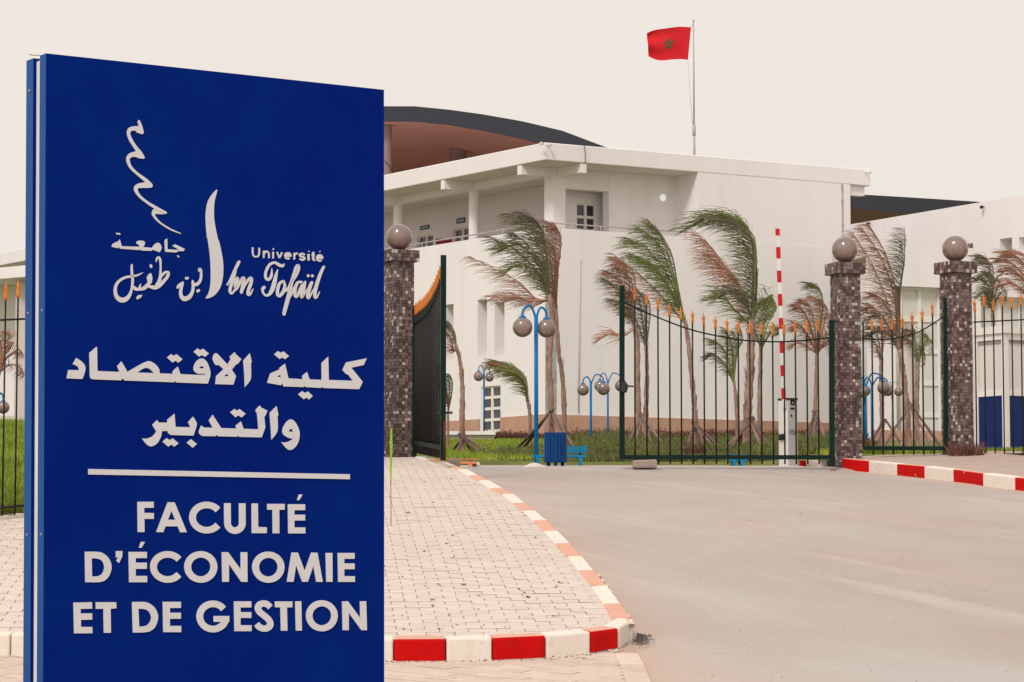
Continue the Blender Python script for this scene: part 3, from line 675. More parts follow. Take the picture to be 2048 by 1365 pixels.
ribbons(5, [[(1438, 258, 30), (1395, 238, 32), (1356, 258, 34), (1372, 284, 34), (1420, 300, 34), (1434, 326, 34), (1395, 346, 32), (1348, 324, 30)]], flat=True)
ribbons(5, [[(1505, 245, 34), (1505, 356, 34)]], flat=True, blobs=[(1505, 200, 12)])
ribbons(5, [[(1585, 210, 34), (1584, 320, 34), (1594, 345, 32), (1614, 356, 26)], [(1552, 258, 24), (1612, 262, 24)]], flat=True)
lete(1695, 312)
poly(5, [(1705, 190), (1712, 200), (1695, 215), (1688, 210)], name='accent')
# script words
SC = 'script_letter'
ribbons(5, [[(120, 772, 28), (170, 690, 36), (250, 520, 46), (318, 380, 50)], [(255, 535, 44), (215, 680, 54), (172, 820, 50), (168, 890, 46), (196, 918, 36), (240, 870, 34), (285, 810, 62), (303, 710, 46), (290, 650, 40), (258, 700, 44), (250, 780, 40), (262, 830, 40)]], SC)
ribbons(5, [[(285, 840, 28), (340, 740, 36), (385, 652, 48), (402, 690, 56), (378, 820, 58), (358, 902, 46)], [(370, 880, 30), (430, 760, 34), (500, 662, 46), (530, 672, 52), (520, 750, 54), (482, 860, 52), (475, 930, 50), (508, 932, 36), (560, 842, 14)]], SC)
ribbons(5, [[(1088, 408, 10), (1066, 446, 46), (1010, 436, 54), (930, 392, 44), (850, 420, 44), (792, 510, 42), (770, 600, 42), (785, 665, 46), (830, 680, 42), (872, 610, 42), (880, 488, 8)], [(980, 508, 10), (948, 620, 48), (916, 760, 68), (880, 868, 64), (830, 938, 46), (770, 948, 36), (728, 900, 34), (724, 840, 44), (744, 815, 58)]], SC)
ribbons(5, [[(1075, 705, 42), (1010, 750, 46), (976, 865, 50), (982, 945, 48), (1018, 955, 50), (1078, 880, 54), (1100, 780, 42), (1075, 704, 40)], [(1075, 900, 34), (1140, 840, 28), (1190, 780, 24)]], SC)
ribbons(5, [[(1130, 880, 24), (1200, 740, 34), (1250, 600, 40), (1290, 480, 44), (1325, 440, 48), (1336, 500, 44), (1292, 610, 44), (1228, 715, 42), (1192, 850, 58), (1150, 1020, 64), (1110, 1170, 60), (1085, 1272, 50)], [(1172, 1000, 28), (1228, 900, 34), (1265, 810, 38)]], SC)
ribbons(5, [[(1385, 722, 40), (1318, 735, 46), (1276, 840, 50), (1274, 945, 50), (1302, 972, 42), (1348, 885, 46), (1392, 770, 36)], [(1445, 720, 38), (1412, 850, 66), (1387, 950, 56), (1392, 985, 36), (1432, 925, 26), (1480, 850, 24)]], SC)
ribbons(5, [[(1560, 730, 48), (1512, 860, 62), (1492, 965, 56), (1512, 995, 36), (1552, 925, 26), (1600, 840, 24)]], SC, blobs=[(1498, 615, 26), (1568, 617, 26)])
ribbons(5, [[(1765, 462, 40), (1702, 600, 52), (1642, 780, 58), (1612, 925, 54), (1622, 990, 42), (1652, 970, 30), (1696, 888, 10)]], SC)
# ---------------------------------------------------------------- main building
BC = P(1090, 285, 93); C2 = Vector((BC.x, BC.y, 0))
DU = Vector((.877, .48, 0)).normalized(); DV = Vector((-.597, .802, 0)).normalized()
ZT = BC.z; ZF = P(1090, 320, 93).z; ZPAR = P(1090, 455, 93).z; ZFL = ZPAR-.95; ZB = P(1140, 831, 93.6).z; Z0 = 3.2
def uv(a, b, z=0): q = C2+DU*a+DV*b; return Vector((q.x, q.y, z))
def skew(m, a0, a1, b0, b1, z0, z1, mi=0): return m.prism([uv(a0, b0), uv(a1, b0), uv(a1, b1), uv(a0, b1)], z0, z1, mi)
def onU(x, y, b): p = hit(x, y, uv(0, b), DU); return (p-uv(0, b)).to_2d().dot(DU.to_2d()), p.z      # facade along DU at setback b
def onV(x, y, a): p = hit(x, y, uv(a, 0), DV); return (p-uv(a, 0)).to_2d().dot(DV.to_2d()), p.z
bld = thing('campus_building', uv(0, 0, 4.1), 'white two-storey faculty building with roof terrace, columns and tan plinth', 'building')
aR = onU(1703, 600, 0)[0]; aF = onU(1397, 400, 0)[0]; aW = onU(1688, 420, 0)[0]; aE = onU(1741, 345, 0)[0]
BL = 62.0
def wall(org, d, n, s0, s1, z0, z1, holes, th, m):
    """upright wall with real openings; n points into the building"""
    ss = sorted({s0, s1, *[h[0] for h in holes], *[h[1] for h in holes]}); zs = sorted({z0, z1, *[h[2] for h in holes], *[h[3] for h in holes]})
    pt = lambda s, z, k: org+d*s+n*(th*k)+Vector((0, 0, z))
    for i in range(len(ss)-1):
        for j in range(len(zs)-1):
            sm, zm = (ss[i]+ss[i+1])/2, (zs[j]+zs[j+1])/2
            if any(h[0] < sm < h[1] and h[2] < zm < h[3] for h in holes): continue
            for k in (0, 1): m.quad(pt(ss[i], zs[j], k), pt(ss[i+1], zs[j], k), pt(ss[i+1], zs[j+1], k), pt(ss[i], zs[j+1], k))
    for h in holes+[(s0, s1, z0, z1)]:
        c = [(h[0], h[2]), (h[1], h[2]), (h[1], h[3]), (h[0], h[3])]
        for i in range(4): p, q = c[i], c[(i+1) % 4]; m.quad(pt(*p, 0), pt(*q, 0), pt(*q, 1), pt(*p, 1))
def grid_window(par, org, d, n, s0, s1, z0, z1, nx, nz, depth, glass=GLASS, fr=.07):
    w_ = thing_part = MB()
    f = lambda a, b, c, e, k0, k1: w_.prism([(org+d*a+n*k0).to_2d(), (org+d*b+n*k0).to_2d(), (org+d*b+n*k1).to_2d(), (org+d*a+n*k1).to_2d()], c, e)
    for i in range(nx+1):
        s = s0+(s1-s0)*i/nx; f(max(s0, s-fr/2), min(s1, s+fr/2), z0, z1, depth-.05, depth+.02)
    for j in range(nz+1):
        z = z0+(z1-z0)*j/nz; f(s0, s1, max(z0, z-fr/2), min(z1, z+fr/2), depth-.046, depth+.016)
    o = w_.build('window', FRAME, par)
    for i in range(nx):
        for j in range(nz):
            a, b = s0+(s1-s0)*i/nx+fr/2, s0+(s1-s0)*(i+1)/nx-fr/2; c, e = z0+(z1-z0)*j/nz+fr/2, z0+(z1-z0)*(j+1)/nz-fr/2
            MB().quad(*[org+d*s+n*depth+Vector((0, 0, z)) for s, z in ((a, c), (b, c), (b, e), (a, e))]).build('pane', glass, o)
    return o
# lower storey, facade with the slits (along DV, a = 0)
def rectV(x0, x1, y0, y1, a=0):
    b0, zt = onV(x1, y0, a); b1, zb = onV(x0, y1, a); return [b0, b1, zb, zt]
slits = [rectV(889, 907, 608, 725), rectV(955, 974, 598, 720), rectV(989, 1009, 603, 717)]
doorV = rectV(962, 1001, 771, 886)
m = MB(); wall(uv(0, 0), DV, DU, 0, BL, Z0, ZPAR, slits+[doorV], .45, m); m.build('wall', WHITE, bld)
for h in slits:
    MB().prism([uv(.42, h[0]-.1), uv(.44, h[0]-.1), uv(.44, h[1]+.1), uv(.42, h[1]+.1)], h[2]-.1, h[3]+.1).build('niche_panel', GREYW, bld)
grid_window(bld, uv(0, 0), DV, DU, doorV[0], doorV[1], doorV[2], doorV[3], 2, 5, .10, GLASS, .10)
m = MB(); wall(uv(0, 0), DU, DV, .002, aR, Z0, ZPAR, [], .45, m); m.build('wall', WHITE, bld)
m = MB(); m.prism([uv(-.05, -.05), uv(-.05, doorV[0]-.05), uv(-.004, doorV[0]-.05), uv(-.004, -.004), uv(aR, -.004), uv(aR, -.05)], Z0, ZB)
m.prism([uv(-.05, doorV[1]+.05), uv(-.05, BL), uv(-.004, BL), uv(-.004, doorV[1]+.05)], Z0, ZB); m.build('plinth', TAN, bld)
MB().prism([uv(.4, .4), uv(aR-.1, .4), uv(aR-.1, 20), uv(.4, BL)], ZFL-.3, ZFL).build('terrace_floor', CONC, bld)
# end wall on the far right
m = MB(); wall(uv(aR, 0), DV, -DU, .01, 22, Z0, ZF, [], .4, m); m.build('wall', WHITE, bld)
# upper storey
rf = MB(); rf.prism([uv(0, 0), uv(aE, 0), uv(aE, 22), uv(14, 24), uv(14, BL), uv(0, BL)], ZF, ZT); roof = bevel(rf.build('roof', WHITE, bld), .03)
MB().prism([uv(.1, .1), uv(aE-.1, .1), uv(aE-.1, 21.9), uv(13.9, 23.9), uv(13.9, BL-.1), uv(.1, BL-.1)], ZF-.012, ZF-.002).build('soffit', SOFF, bld)
def flushU(x0, x1, b, z0, z1, th=.35, holes=()):
    m = MB(); wall(uv(0, b), DU, DV, onU(x0, 400, b)[0], onU(x1, 400, b)[0], z0, z1, list(holes), th, m); return m.build('wall', WHITE, bld)
m = MB(); wall(uv(0, .01), DU, DV, aF, aW, ZPAR-.02, ZF+.001, [], 1.6, m); m.build('wall', WHITE, bld)
m = MB(); wall(uv(0, .5), DU, DV, aW+.01, aR-.01, ZPAR-.02, ZF, [], 1.2, m); m.build('wall', WHITE, bld)
SB_ = 1.3
ZL = P(1170, 378, 95).z
a0 = onU(1106, 400, SB_)[0]; a1 = onU(1131, 400, SB_)[0]; a2 = onU(1218, 400, SB_)[0]
m = MB(); skew(m, a0, a1, SB_, SB_+(a1-a0), ZFL, ZF-.012); m.build('corner_pier', WHITE, bld)
m = MB(); wall(uv(0, SB_), DU, DV, a2, aF+.3, ZFL, ZF-.013, [], .35, m); m.build('wall', WHITE, bld)
m = MB(); skew(m, a1+.002, a2-.002, SB_+.01, SB_+.34, ZL, ZF-.014); m.build('lintel', WHITE, bld)
# inner walls of the terrace with windows
AB, BB = 3.8, 2.1
wz = [onU(1153, 1, BB)[0], onU(1192, 1, BB)[0], onU(1170, 462, BB)[1]-.9, onU(1170, 408, BB)[1]]
m = MB(); wall(uv(0, BB), DU, DV, a1+.05, aF+2, ZFL, ZF-.014, [wz], .3, m); m.build('wall', WHITE, bld)
grid_window(bld, uv(0, BB), DU, DV, wz[0], wz[1], wz[2], wz[3], 2, 4, .12, GLASS, .10)
wins = []
for x0, x1, y0 in ((834, 866, 468), (906, 939, 454)):
    r = rectV(x0, x1, y0, y0+30, AB); wins.append([r[0], r[1], ZFL+.1, r[3]])
m = MB(); wall(uv(AB, 0), DV, DU, BB+.31, BL, ZFL, ZF-.014, wins, .3, m); m.build('wall', WHITE, bld)
for h in wins: grid_window(bld, uv(AB, 0), DV, DU, h[0], h[1], h[2], h[3], 2, 4, .12, GLASS, .10)
for x0, x1, y0, y1 in ((841, 859, 450, 461), (914, 931, 435, 448)):
    r = rectV(x0, x1, y0, y1, AB); m = MB()
    m.prism([uv(AB-.03, r[0]), uv(AB-.002, r[0]), uv(AB-.002, r[1]), uv(AB-.03, r[1])], r[2], r[3]); q = m.build('plaque', PLAQ, bld)
    m = MB(); nseg = 6; L_ = r[1]-r[0]; zc = (r[2]+r[3])/2; H = r[3]-r[2]
    for k in range(nseg):
        s0 = r[0]+L_*(.12+.78*k/nseg); hh = H*(.16, .28, .13, .3, .18, .26)[k]
        m.prism([uv(AB-.034, s0), uv(AB-.031, s0), uv(AB-.031, s0+L_*.06), uv(AB-.034, s0+L_*.06)], zc-H*.12, zc+hh)
    m.prism([uv(AB-.034, r[0]+L_*.1), uv(AB-.031, r[0]+L_*.1), uv(AB-.031, r[0]+L_*.9), uv(AB-.034, r[0]+L_*.9)], zc-H*.18, zc-H*.06)
    m.build('lettering', SIGNW, q)
# columns, brackets, beams
cb = []
for x in (948, 797): cb.append(onV(x, 420, SB_)[0])
step = cb[1]-cb[0]
cb += [cb[1]+step*k for k in range(1, 6)]
for b in cb:
    p = uv(SB_, b); MB().lathe((p.x, p.y, 0), [(.19, ZFL), (.19, ZF-.30)], 20).build('column', WHITE, bld)
for b in [SB_+.2]+cb:
    m = MB(); skew(m, .03, SB_+.1, b-.12, b+.12, ZF-.34, ZF-.013); m.build('bracket', WHITE, bld)
m = MB(); skew(m, SB_+.12, SB_+.36, .03, SB_-.01, ZF-.34, ZF-.015); m.build('bracket', WHITE, bld)
m = MB(); skew(m, aW+.3, aE-.15, .15, .40, ZF-.36, ZF-.013); m.build('bracket', WHITE, bld)
m = MB(); skew(m, SB_-.12, SB_+.14, SB_+.45, BL, ZF-.30, ZF-.016); m.build('beam', WHITE, bld)
# rail on the parapet
rt = MB(); zr_ = P(1090, 444, 93).z
rt.tube([uv(.2, BL, zr_), uv(.2, .2, zr_), uv(aF-.05, .2, zr_)], .025, 6)
for b in frange(.2, 40, 16): rt.tube([uv(.2, b, ZPAR-.02), uv(.2, b, zr_)], .02, 5)
for a in frange(1.2, aF-.4, 4): rt.tube([uv(a, .2, ZPAR-.02), uv(a, .2, zr_)], .02, 5)
rt.build('hand_rail', POLE, bld)
# down pipe, cable, round lamp, red box, roof cameras
p = hit(1160, 515, uv(0, -.04), DU); q = hit(1157, 826, uv(0, -.04), DU)
MB().tube([p, (p+q)/2, q], .018, 6).build('pipe', GREYW, bld)
LITE = M('light_glass', (.9, .93, .9), .3, .01); LITE.node_tree.nodes['Principled BSDF'].inputs['Emission Color'].default_value = (.95, 1, .95, 1); LITE.node_tree.nodes['Principled BSDF'].inputs['Emission Strength'].default_value = .35
p = hit(1325, 396, uv(0, SB_), DU)
MB().tube([p-DV*.06, p+DV*.005], .12, 20).build('wall_light', LITE, bld)
p = hit(1166, 292, uv(0, 0), DU)
MB().tube([p+Vector((-.1, 0, .06)), p+Vector((.05, -.03, .03)), p+Vector((.07, -.03, -.25)), p+Vector((.08, -.02, -.62))], .012, 5).build('cable', STEELD, bld)
for x, y in ((1082, 287), (1098, 290), (1735, 345)):
    p = hit(x, y, uv(0, -.12), DU); m = MB(); m.tube([p, p+Vector((.06 if x < 1100 else .1, -.10, -.03))], .05, 8); m.tube([p, p+DV*.14], .02, 6); m.build('security_camera', WHP, bld)
p = hit(888, 484, uv(3.2, 0), DV); m = MB(); m.abox(p.x-.3, p.x+.3, p.y-.2, p.y+.2, ZFL, p.z+.1)
tag(m.build('red_crate', M('crate_red', (.30, .02, .02), .6), None), 'red crate on the terrace behind the white parapet', 'crate')

# flag on the roof
fy = 97.5
pb, pt_ = P(1389, 330, fy), P(1387, 42, fy); pb.z = ZT-.02
fl = thing('flag', pb, 'red flag with green star flying from a thin pole on the white roof', 'flag')
m = MB(); pm = P(1388, 258, fy); m.tube([pb, pm], .045, 8); m.tube([pm, pt_], [.035, .022], 8); m.tube([pm-Vector((0, 0, .25)), pm+Vector((0, 0, .15))], .065, 8); m.lathe(pt_, sphere_prof(.04, 6), 8); m.build('pole', POLE, fl)
tr, br = P(1382, 55, fy), P(1376, 124, fy); tl, bl = P(1294, 66, fy), P(1297, 112, fy)
def cloth(u, v, off=0):
    a = tr+(br-tr)*v; b = tl+(bl-tl)*v; p = a+(b-a)*u
    p.z += .10*math.sin(u*3.1)*(1-v)+.07*math.sin(u*5+1.2)*v-.02*u+.05*math.sin(u*9)*u*(1-v)
    p.y += .13*math.sin(u*8.5+v*1.5)*u+.10*u*u*math.sin(v*9)+off; return p
m = MB(); NU, NV = 44, 28
for off in (0, .004):
    m.add([cloth(i/NU, j/NV, off) for j in range(NV+1) for i in range(NU+1)], [(j*(NU+1)+i, j*(NU+1)+i+1, (j+1)*(NU+1)+i+1, (j+1)*(NU+1)+i) for j in range(NV) for i in range(NU)], 0, True)
fc = m.build('cloth', FLAGM, fl)
m = MB(); pts = [(.5+.155*math.sin(2*math.pi*2*k/5)*.82, .5-.19*math.cos(2*math.pi*2*k/5)) for k in range(5)]
for k in range(5):
    a, b = pts[k], pts[(k+1) % 5]; dx, dy = b[0]-a[0], b[1]-a[1]; L_ = math.hypot(dx, dy); nx_, ny_ = -dy/L_*.016, dx/L_*.02
    for i in range(8):
        t0, t1 = i/8, (i+1)/8
        m.quad(*[cloth(a[0]+dx*t+nx_*s, a[1]+dy*t+ny_*s, -.012-.0008*k) for t, s in ((t0, -1), (t1, -1), (t1, 1), (t0, 1))])
m.build('star', FLAGG, fc)
m = MB(); m.tube([br, P(1380, 190, fy), P(1386, 258, fy)], .010, 4); m.tube([tr, P(1386, 48, fy)], .01, 4); m.build('rope', POLE, fl)

# curved roof canopies behind -----------------------------------------
def canopy(top, bot, Yn, depth, label, cols=(), lining=None):
    pa = [P(x, y, Yn) for x, y in top]; pbm = [P(x, y, Yn) for x, y in bot]
    root = thing('curved_roof', (sum(p.x for p in pa)/len(pa), Yn+depth/2, 8), label, 'roof')
    m = MB(); n = len(pa); back = Vector((0, depth, -.2))
    vs = pa+[p+back for p in pa]
    m.add(vs, [(i, i+1, n+i+1, n+i) for i in range(n-1)], 0, False)
    m.add(pa+pbm, [(i, n+i, n+i+1, i+1) for i in range(n-1)], 0, False)
    m.add([p+back for p in pa+pbm], [(i, i+1, n+i+1, n+i) for i in range(n-1)], 0, False)
    m.build('fascia', DARKR, root)
    m = MB(); ins = Vector((0, .05, .004)); m.add([p+ins for p in pbm]+[p+back for p in pbm], [(i, n+i, n+i+1, i+1) for i in range(n-1)], 0, True); m.build('canopy_lining', lining or BROWN, root)
    for x, dy, wd in cols:
        b0 = P(x, 300, Yn+dy); zt_ = min(pbm, key=lambda p: abs(p.x-b0.x)).z
        MB().lathe((b0.x, b0.y, 0), [(wd, 5), (wd, zt_+.3)], 16).build('column', M('canopy_column', (.27, .18, .165), .9), root)
    return root, pbm
top = [(300, 330), (380, 300), (460, 272), (540, 250), (620, 232), (700, 219), (770, 213), (830, 213), (900, 220), (965, 229), (1045, 243), (1125, 262), (1170, 279), (1215, 296), (1290, 330), (1360, 366)]
bot = [(300, 356), (380, 327), (460, 300), (540, 279), (620, 262), (700, 250), (770, 244), (830, 244), (900, 251), (965, 262), (1045, 279), (1125, 301), (1170, 318), (1215, 336), (1290, 368), (1360, 402)]
root, pbm = canopy(top, bot, 128, 30, 'large dark curved roof with brown underside rising behind the white building', [(916, 7, .42), (996, 12, .36), (772, .9, .28), (640, 6, .4)])
m = MB(); a, b = P(180, 300, 150), P(1330, 300, 150); m.prism([(a.x, 150), (b.x, 150), (b.x, 150.4), (a.x, 150.4)], 4, 21.9); m.build('back_wall', M('canopy_wall', (.66, .34, .32), .9), root)
p, q = P(770, 322, 127), P(790, 349, 127); MB().tube([p, q], .03, 5).build('stay_cable', STEELD, root)
canopy([(1560, 384), (1640, 386), (1700, 388.5), (1715, 389), (1800, 394), (1880, 399), (1965, 404.5), (2030, 412)], [(1560, 412), (1640, 414), (1700, 417), (1715, 418), (1800, 426), (1880, 432), (1965, 438), (2030, 444)], 140, 24, 'low dark roof canopy above the far right white building', (), M('canopy_lining_dark', (.30, .19, .175), .9))

# right-hand building ----------------------------------------------------
RB = P(2048, 388, 100); RBa = P(1640, 447, 110.5)
dB = Vector((RBa.x-RB.x, RBa.y-RB.y, 0)); LB = dB.length; dB.normalize(); nB = Vector((-dB.y, dB.x, 0))
if nB.y < 0: nB = -nB
rb = thing('lecture_block', (RB.x, RB.y, 4.5), 'pale lecture block with glazed entrance and small square windows, behind the right gate pillars', 'building')
org = Vector((RB.x, RB.y, 0))-dB*8
def onB(x, y): p = hit(x, y, org, dB); return (p-org).to_2d().dot(dB.to_2d()), p.z
def rectB(x0, x1, y0, y1): a, zt = onB(x1, y0); b, zb = onB(x0, y1); return [a, b, zb, zt]
wb = [rectB(2000, 2024, 475, 506), rectB(2038, 2075, 470, 504), rectB(1925, 1946, 486, 504)]
ztop = lambda s: 0
m = MB(); zt0 = onB(2048, 390)[1]
wall(org, dB, nB, 0, LB+8, 3.5, zt0, wb, .5, m); m.build('wall', WHITE, rb)
for h in wb:
    a, b = h[0]+(h[1]-h[0])*.02, h[0]+(h[1]-h[0])*.42
    grid_window(rb, org, dB, nB, a, b, h[2], h[3], 1, 2, .35, GLASS, .09)
    MB().prism([(org+dB*(h[0]-.1)+nB*.46).to_2d(), (org+dB*(h[1]+.1)+nB*.46).to_2d(), (org+dB*(h[1]+.1)+nB*.49).to_2d(), (org+dB*(h[0]-.1)+nB*.49).to_2d()], h[2]-.1, h[3]+.1).build('niche_panel', GREYW, rb)
for x, y in ((1737, 447), (1964, 414)):
    p = hit(x, y, org-nB*.1, dB); m = MB(); m.tube([p, p+Vector((-.05, -.12, -.04))], .06, 8); m.tube([p, p+nB*.12], .02, 6); m.build('security_camera', BLACK, rb)
# front block of it
FA, FB = P(1742, 490, 93), P(2200, 512, 96); FA.z = FB.z = 0
dF = (FB-FA); LF = dF.length; dF.normalize(); nF = Vector((-dF.y, dF.x, 0))
def onF(x, y, k=0): p = hit(x, y, FA+nF*k, dF); return (p-FA).to_2d().dot(dF.to_2d()), p.z
zpar = onF(1810, 491)[1]; zlin = onF(1810, 573)[1]; zgr = 4.0
e0 = onF(1806, 500)[0]; e1 = onF(1885, 500)[0]; e2 = onF(1960, 500)[0]; e3 = onF(2090, 500)[0]
m = MB(); wall(FA, dF, nF, 0, LF, zgr, zpar, [(.9, e1, zgr-.001, zlin), (e2, e3, zgr-.001, onF(2000, 594)[1])], .4, m); m.build('wall', WHITE, rb)
m = MB(); m.prism([(FA+nF*.4).to_2d(), (FA+dF*LF+nF*.4).to_2d(), (FA+dF*LF+nF*3).to_2d(), (FA+nF*3).to_2d()], zpar-.4, zpar-.1); m.build('roof_slab', GREYW, rb)
grid_window(rb, FA, dF, nF, e0, e1-.02, zgr, zlin-.02, 2, 5, .3, GLASSP, .14)
grid_window(rb, FA, dF, nF, e2+.02, e3-.02, zgr, onF(2000, 594)[1]-.02, 3, 4, .3, GLASSP, .14)
m = MB(); a, b = .92, e0-.01
m.prism([(FA+dF*a+nF*.3).to_2d(), (FA+dF*b+nF*.3).to_2d(), (FA+dF*b+nF*.38).to_2d(), (FA+dF*a+nF*.38).to_2d()], zlin-1.6, zlin); m.build('brown_panel', M('brown_panel', (.27, .17, .15), .8), rb)
m = MB(); m.prism([(FA+dF*a+nF*1.6).to_2d(), (FA+dF*b+nF*1.6).to_2d(), (FA+dF*b+nF*1.7).to_2d(), (FA+dF*a+nF*1.7).to_2d()], zgr, zlin+.2); m.build('lobby_wall', SOFF, rb)
p = FA+dF*(a+.5)+nF*.25; MB().lathe((p.x, p.y, 0), [(.25, zgr), (.25, zlin-1.55)], 16).build('column', GREYW, rb)
m = MB(); m.prism([(FA-nF*.05).to_2d(), (FA+dF*LF-nF*.05).to_2d(), (FA+dF*LF-nF*.01).to_2d(), (FA-nF*.01).to_2d()], zgr, zgr+.55); m.build('plinth', TAN, rb)

# left wing seen beside the sign ------------------------------------------
lw = thing('side_wing', P(20, 835, 112), 'pale side wing with a flat roof and tall grey column, left of the blue sign', 'building')
a, b = P(-160, 560, 112), P(75, 532, 108); zt_ = P(0, 545, 111).z
ang = Vector((b.x-a.x, b.y-a.y, 0)); L_ = ang.length; ang.normalize(); nn = Vector((-ang.y, ang.x, 0)); a0_ = Vector((a.x, a.y, 0))
m = MB(); m.prism([(a0_).to_2d(), (a0_+ang*L_).to_2d(), (a0_+ang*L_+nn*10).to_2d(), (a0_+nn*10).to_2d()], zt_-.45, zt_); m.build('roof', WHITE, lw)
m = MB(); wall(a0_+nn*2.2, ang, nn, 0, L_, 3.5, zt_-.46, [], .3, m); m.build('wall', WHITE, lw)
p = P(43, 700, 109.8); m = MB(); m.prism([(p.x-.23, p.y-.2), (p.x+.23, p.y-.2), (p.x+.23, p.y+.2), (p.x-.23, p.y+.2)], 3.5, zt_-.46); m.build('column', GREYW, lw)
p = P(30, 834, 100); m = MB(); m.abox(p.x-5, p.x+1.6, 99.5, 100.5, 3.2, P(30, 850, 100).z); m.abox(p.x-5.05, p.x+1.65, 99.4, 100.6, P(30, 850, 100).z+.002, p.z)
tag(m.build('planter_wall', CONC), 'pale low planter wall across the lawn, left of the blue sign', 'wall')

# ---------------------------------------------------------------- gate pillars
def rot2(a): return Vector((math.cos(a), math.sin(a), 0)), Vector((-math.sin(a), math.cos(a), 0))
GL = {}
def pillar(xc, ybase, ycap, Y, phi, label, s=.33):
    base = P(xc, ybase, Y); top = P(xc, ycap, Y).z; u, v = rot2(phi)
    root = thing('gate_pillar', (base.x, base.y, base.z), label, 'pillar', 'mosaic gate pillars')
    c = Vector((base.x, base.y, 0)); hs = s/2
    m = MB(); m.box(c+Vector((0, 0, (base.z-.2+top-.14)/2)), u*(hs-.008), v*(hs-.008), (0, 0, (top-.14-base.z+.2)/2)); m.build('core', GROUT, root)
    capz0, capz1 = top-.165, top; hc = hs+.06
    m = MB(); m.box(c+Vector((0, 0, (capz0+capz1)/2)), u*(hc-.008), v*(hc-.008), (0, 0, (capz1-capz0)/2-.004)); m.build('cap', GROUT, root)
    def tiles(m, hw, z0, z1, n, rows, pale):
        tw = 2*hw/n; th = (z1-z0)/rows
        for fi, (nrm, tan) in enumerate(((-v, u), (-u, -v), (u, v), (v, -u))):
            for j in range(rows):
                for i in range(n):
                    cc = c+nrm*(hw-.004)+tan*(-hw+tw*(i+.5))+Vector((0, 0, z0+th*(j+.5)))
                    r = random.random(); mi = 3 if r < pale else (0 if r < .48 else (1 if r < .78 else 2))
                    pr = R(.000, .007)
                    hx, hz = tan*(tw/2-.0022), Vector((0, 0, th/2-.0022)); f0 = cc+nrm*(.004+pr); b0 = cc-nrm*.004
                    vs = [f0-hx-hz, f0+hx-hz, f0+hx+hz, f0-hx+hz, b0-hx-hz, b0+hx-hz, b0+hx+hz, b0-hx+hz]
                    m.add(vs, [(0, 1, 2, 3), (0, 4, 5, 1), (1, 5, 6, 2), (2, 6, 7, 3), (3, 7, 4, 0)], mi)
    m = MB(); tiles(m, hs, base.z-.05, capz0, 7, round((capz0-base.z+.05)/(s/7)), .085)
    o = m.build('mosaic_tiles', T1, root); o['kind'] = 'stuff'
    m = MB(); tiles(m, hc, capz0, capz1, 9, 3, .07)
    for i in range(9):
        for j in range(9):
            cc = c+u*(-hc+2*hc*(i+.5)/9)+v*(-hc+2*hc*(j+.5)/9)+Vector((0, 0, capz1)); h = hc/9-.002
            m.box(cc, u*h, v*h, (0, 0, .003), random.choice((0, 0, 1, 2)))
    o = m.build('mosaic_tiles', T1, root); o['kind'] = 'stuff'
    rad = .192; gp = c+Vector((0, 0, top+.012))
    m = MB(); m.lathe(gp, [(.001, 0), (.085, 0), (.085, .03), (.06, .05), (.001, .05)], 18); m.build('globe_holder', BLACK, root)
    m = MB(); m.lathe(gp+Vector((0, 0, rad+.005)), sphere_prof(rad, 20), 32); gl = m.build('globe', GLOBE, root)
    m = MB(); m.lathe(gp+Vector((0, 0, .05)), [(.001, 0), (.03, 0), (.032, .05), (.05, .10), (.05, .17), (.03, .20), (.001, .205)], 14); m.build('bulb', WHP, gl)
    return root, c
D_ = math.radians
PL = pillar(797, 908, 503, 40.0, D_(27), 'mosaic-tiled gate pillar with globe lamp, next to the blue sign')
P1 = pillar(1694, 926, 528, 40.2, D_(17), 'mosaic-tiled gate pillar with globe lamp, between the wide gate leaf and the small gate')
P2 = pillar(1916, 916, 526, 40.2, D_(27), 'mosaic-tiled gate pillar with globe lamp, between the small gate and the guard booth')

# ---------------------------------------------------------------- gates and fences
def finial_mesh():
    m = MB()
    m.lathe((0, 0, 0), [(.015, 0), (.022, .006), (.021, .05), (.017, .065), (.021, .085), (.018, .11), (.013, .14), (.0015, .20)], 8)
    for sx_ in (-1, 1):
        m.tube([(0, 0, .075), (sx_*.016, 0, .105), (sx_*.027, 0, .13), (sx_*.050, 0, .140)], [.010, .008, .005, .0015], 6)
        m.tube([(0, 0, .075), (0, sx_*.016, .105), (0, sx_*.026, .13)], [.009, .007, .002], 5)
    o = m.build('finial_source', ORANGE); me = o.data; bpy.data.objects.remove(o); me.name = 'finial'; return me
FIN = finial_mesh()
def picket(root, p, zlow, ztop, r=.0120, fs=1.0, ang=0):
    o = MB().tube([(p.x, p.y, zlow), (p.x, p.y, ztop-.16*fs)], r, 6).build('bar', BARM, root)
    f = bpy.data.objects.new('finial', FIN); COL.objects.link(f); f.parent = o
    f.location = Vector((p.x, p.y, ztop-.195*fs))-root.location; f.scale = (fs*R(.92, 1.06), fs*R(.92, 1.06), fs); f.rotation_euler = (R(-.03, .03), R(-.03, .03), ang+R(-.2, .2))
    return o
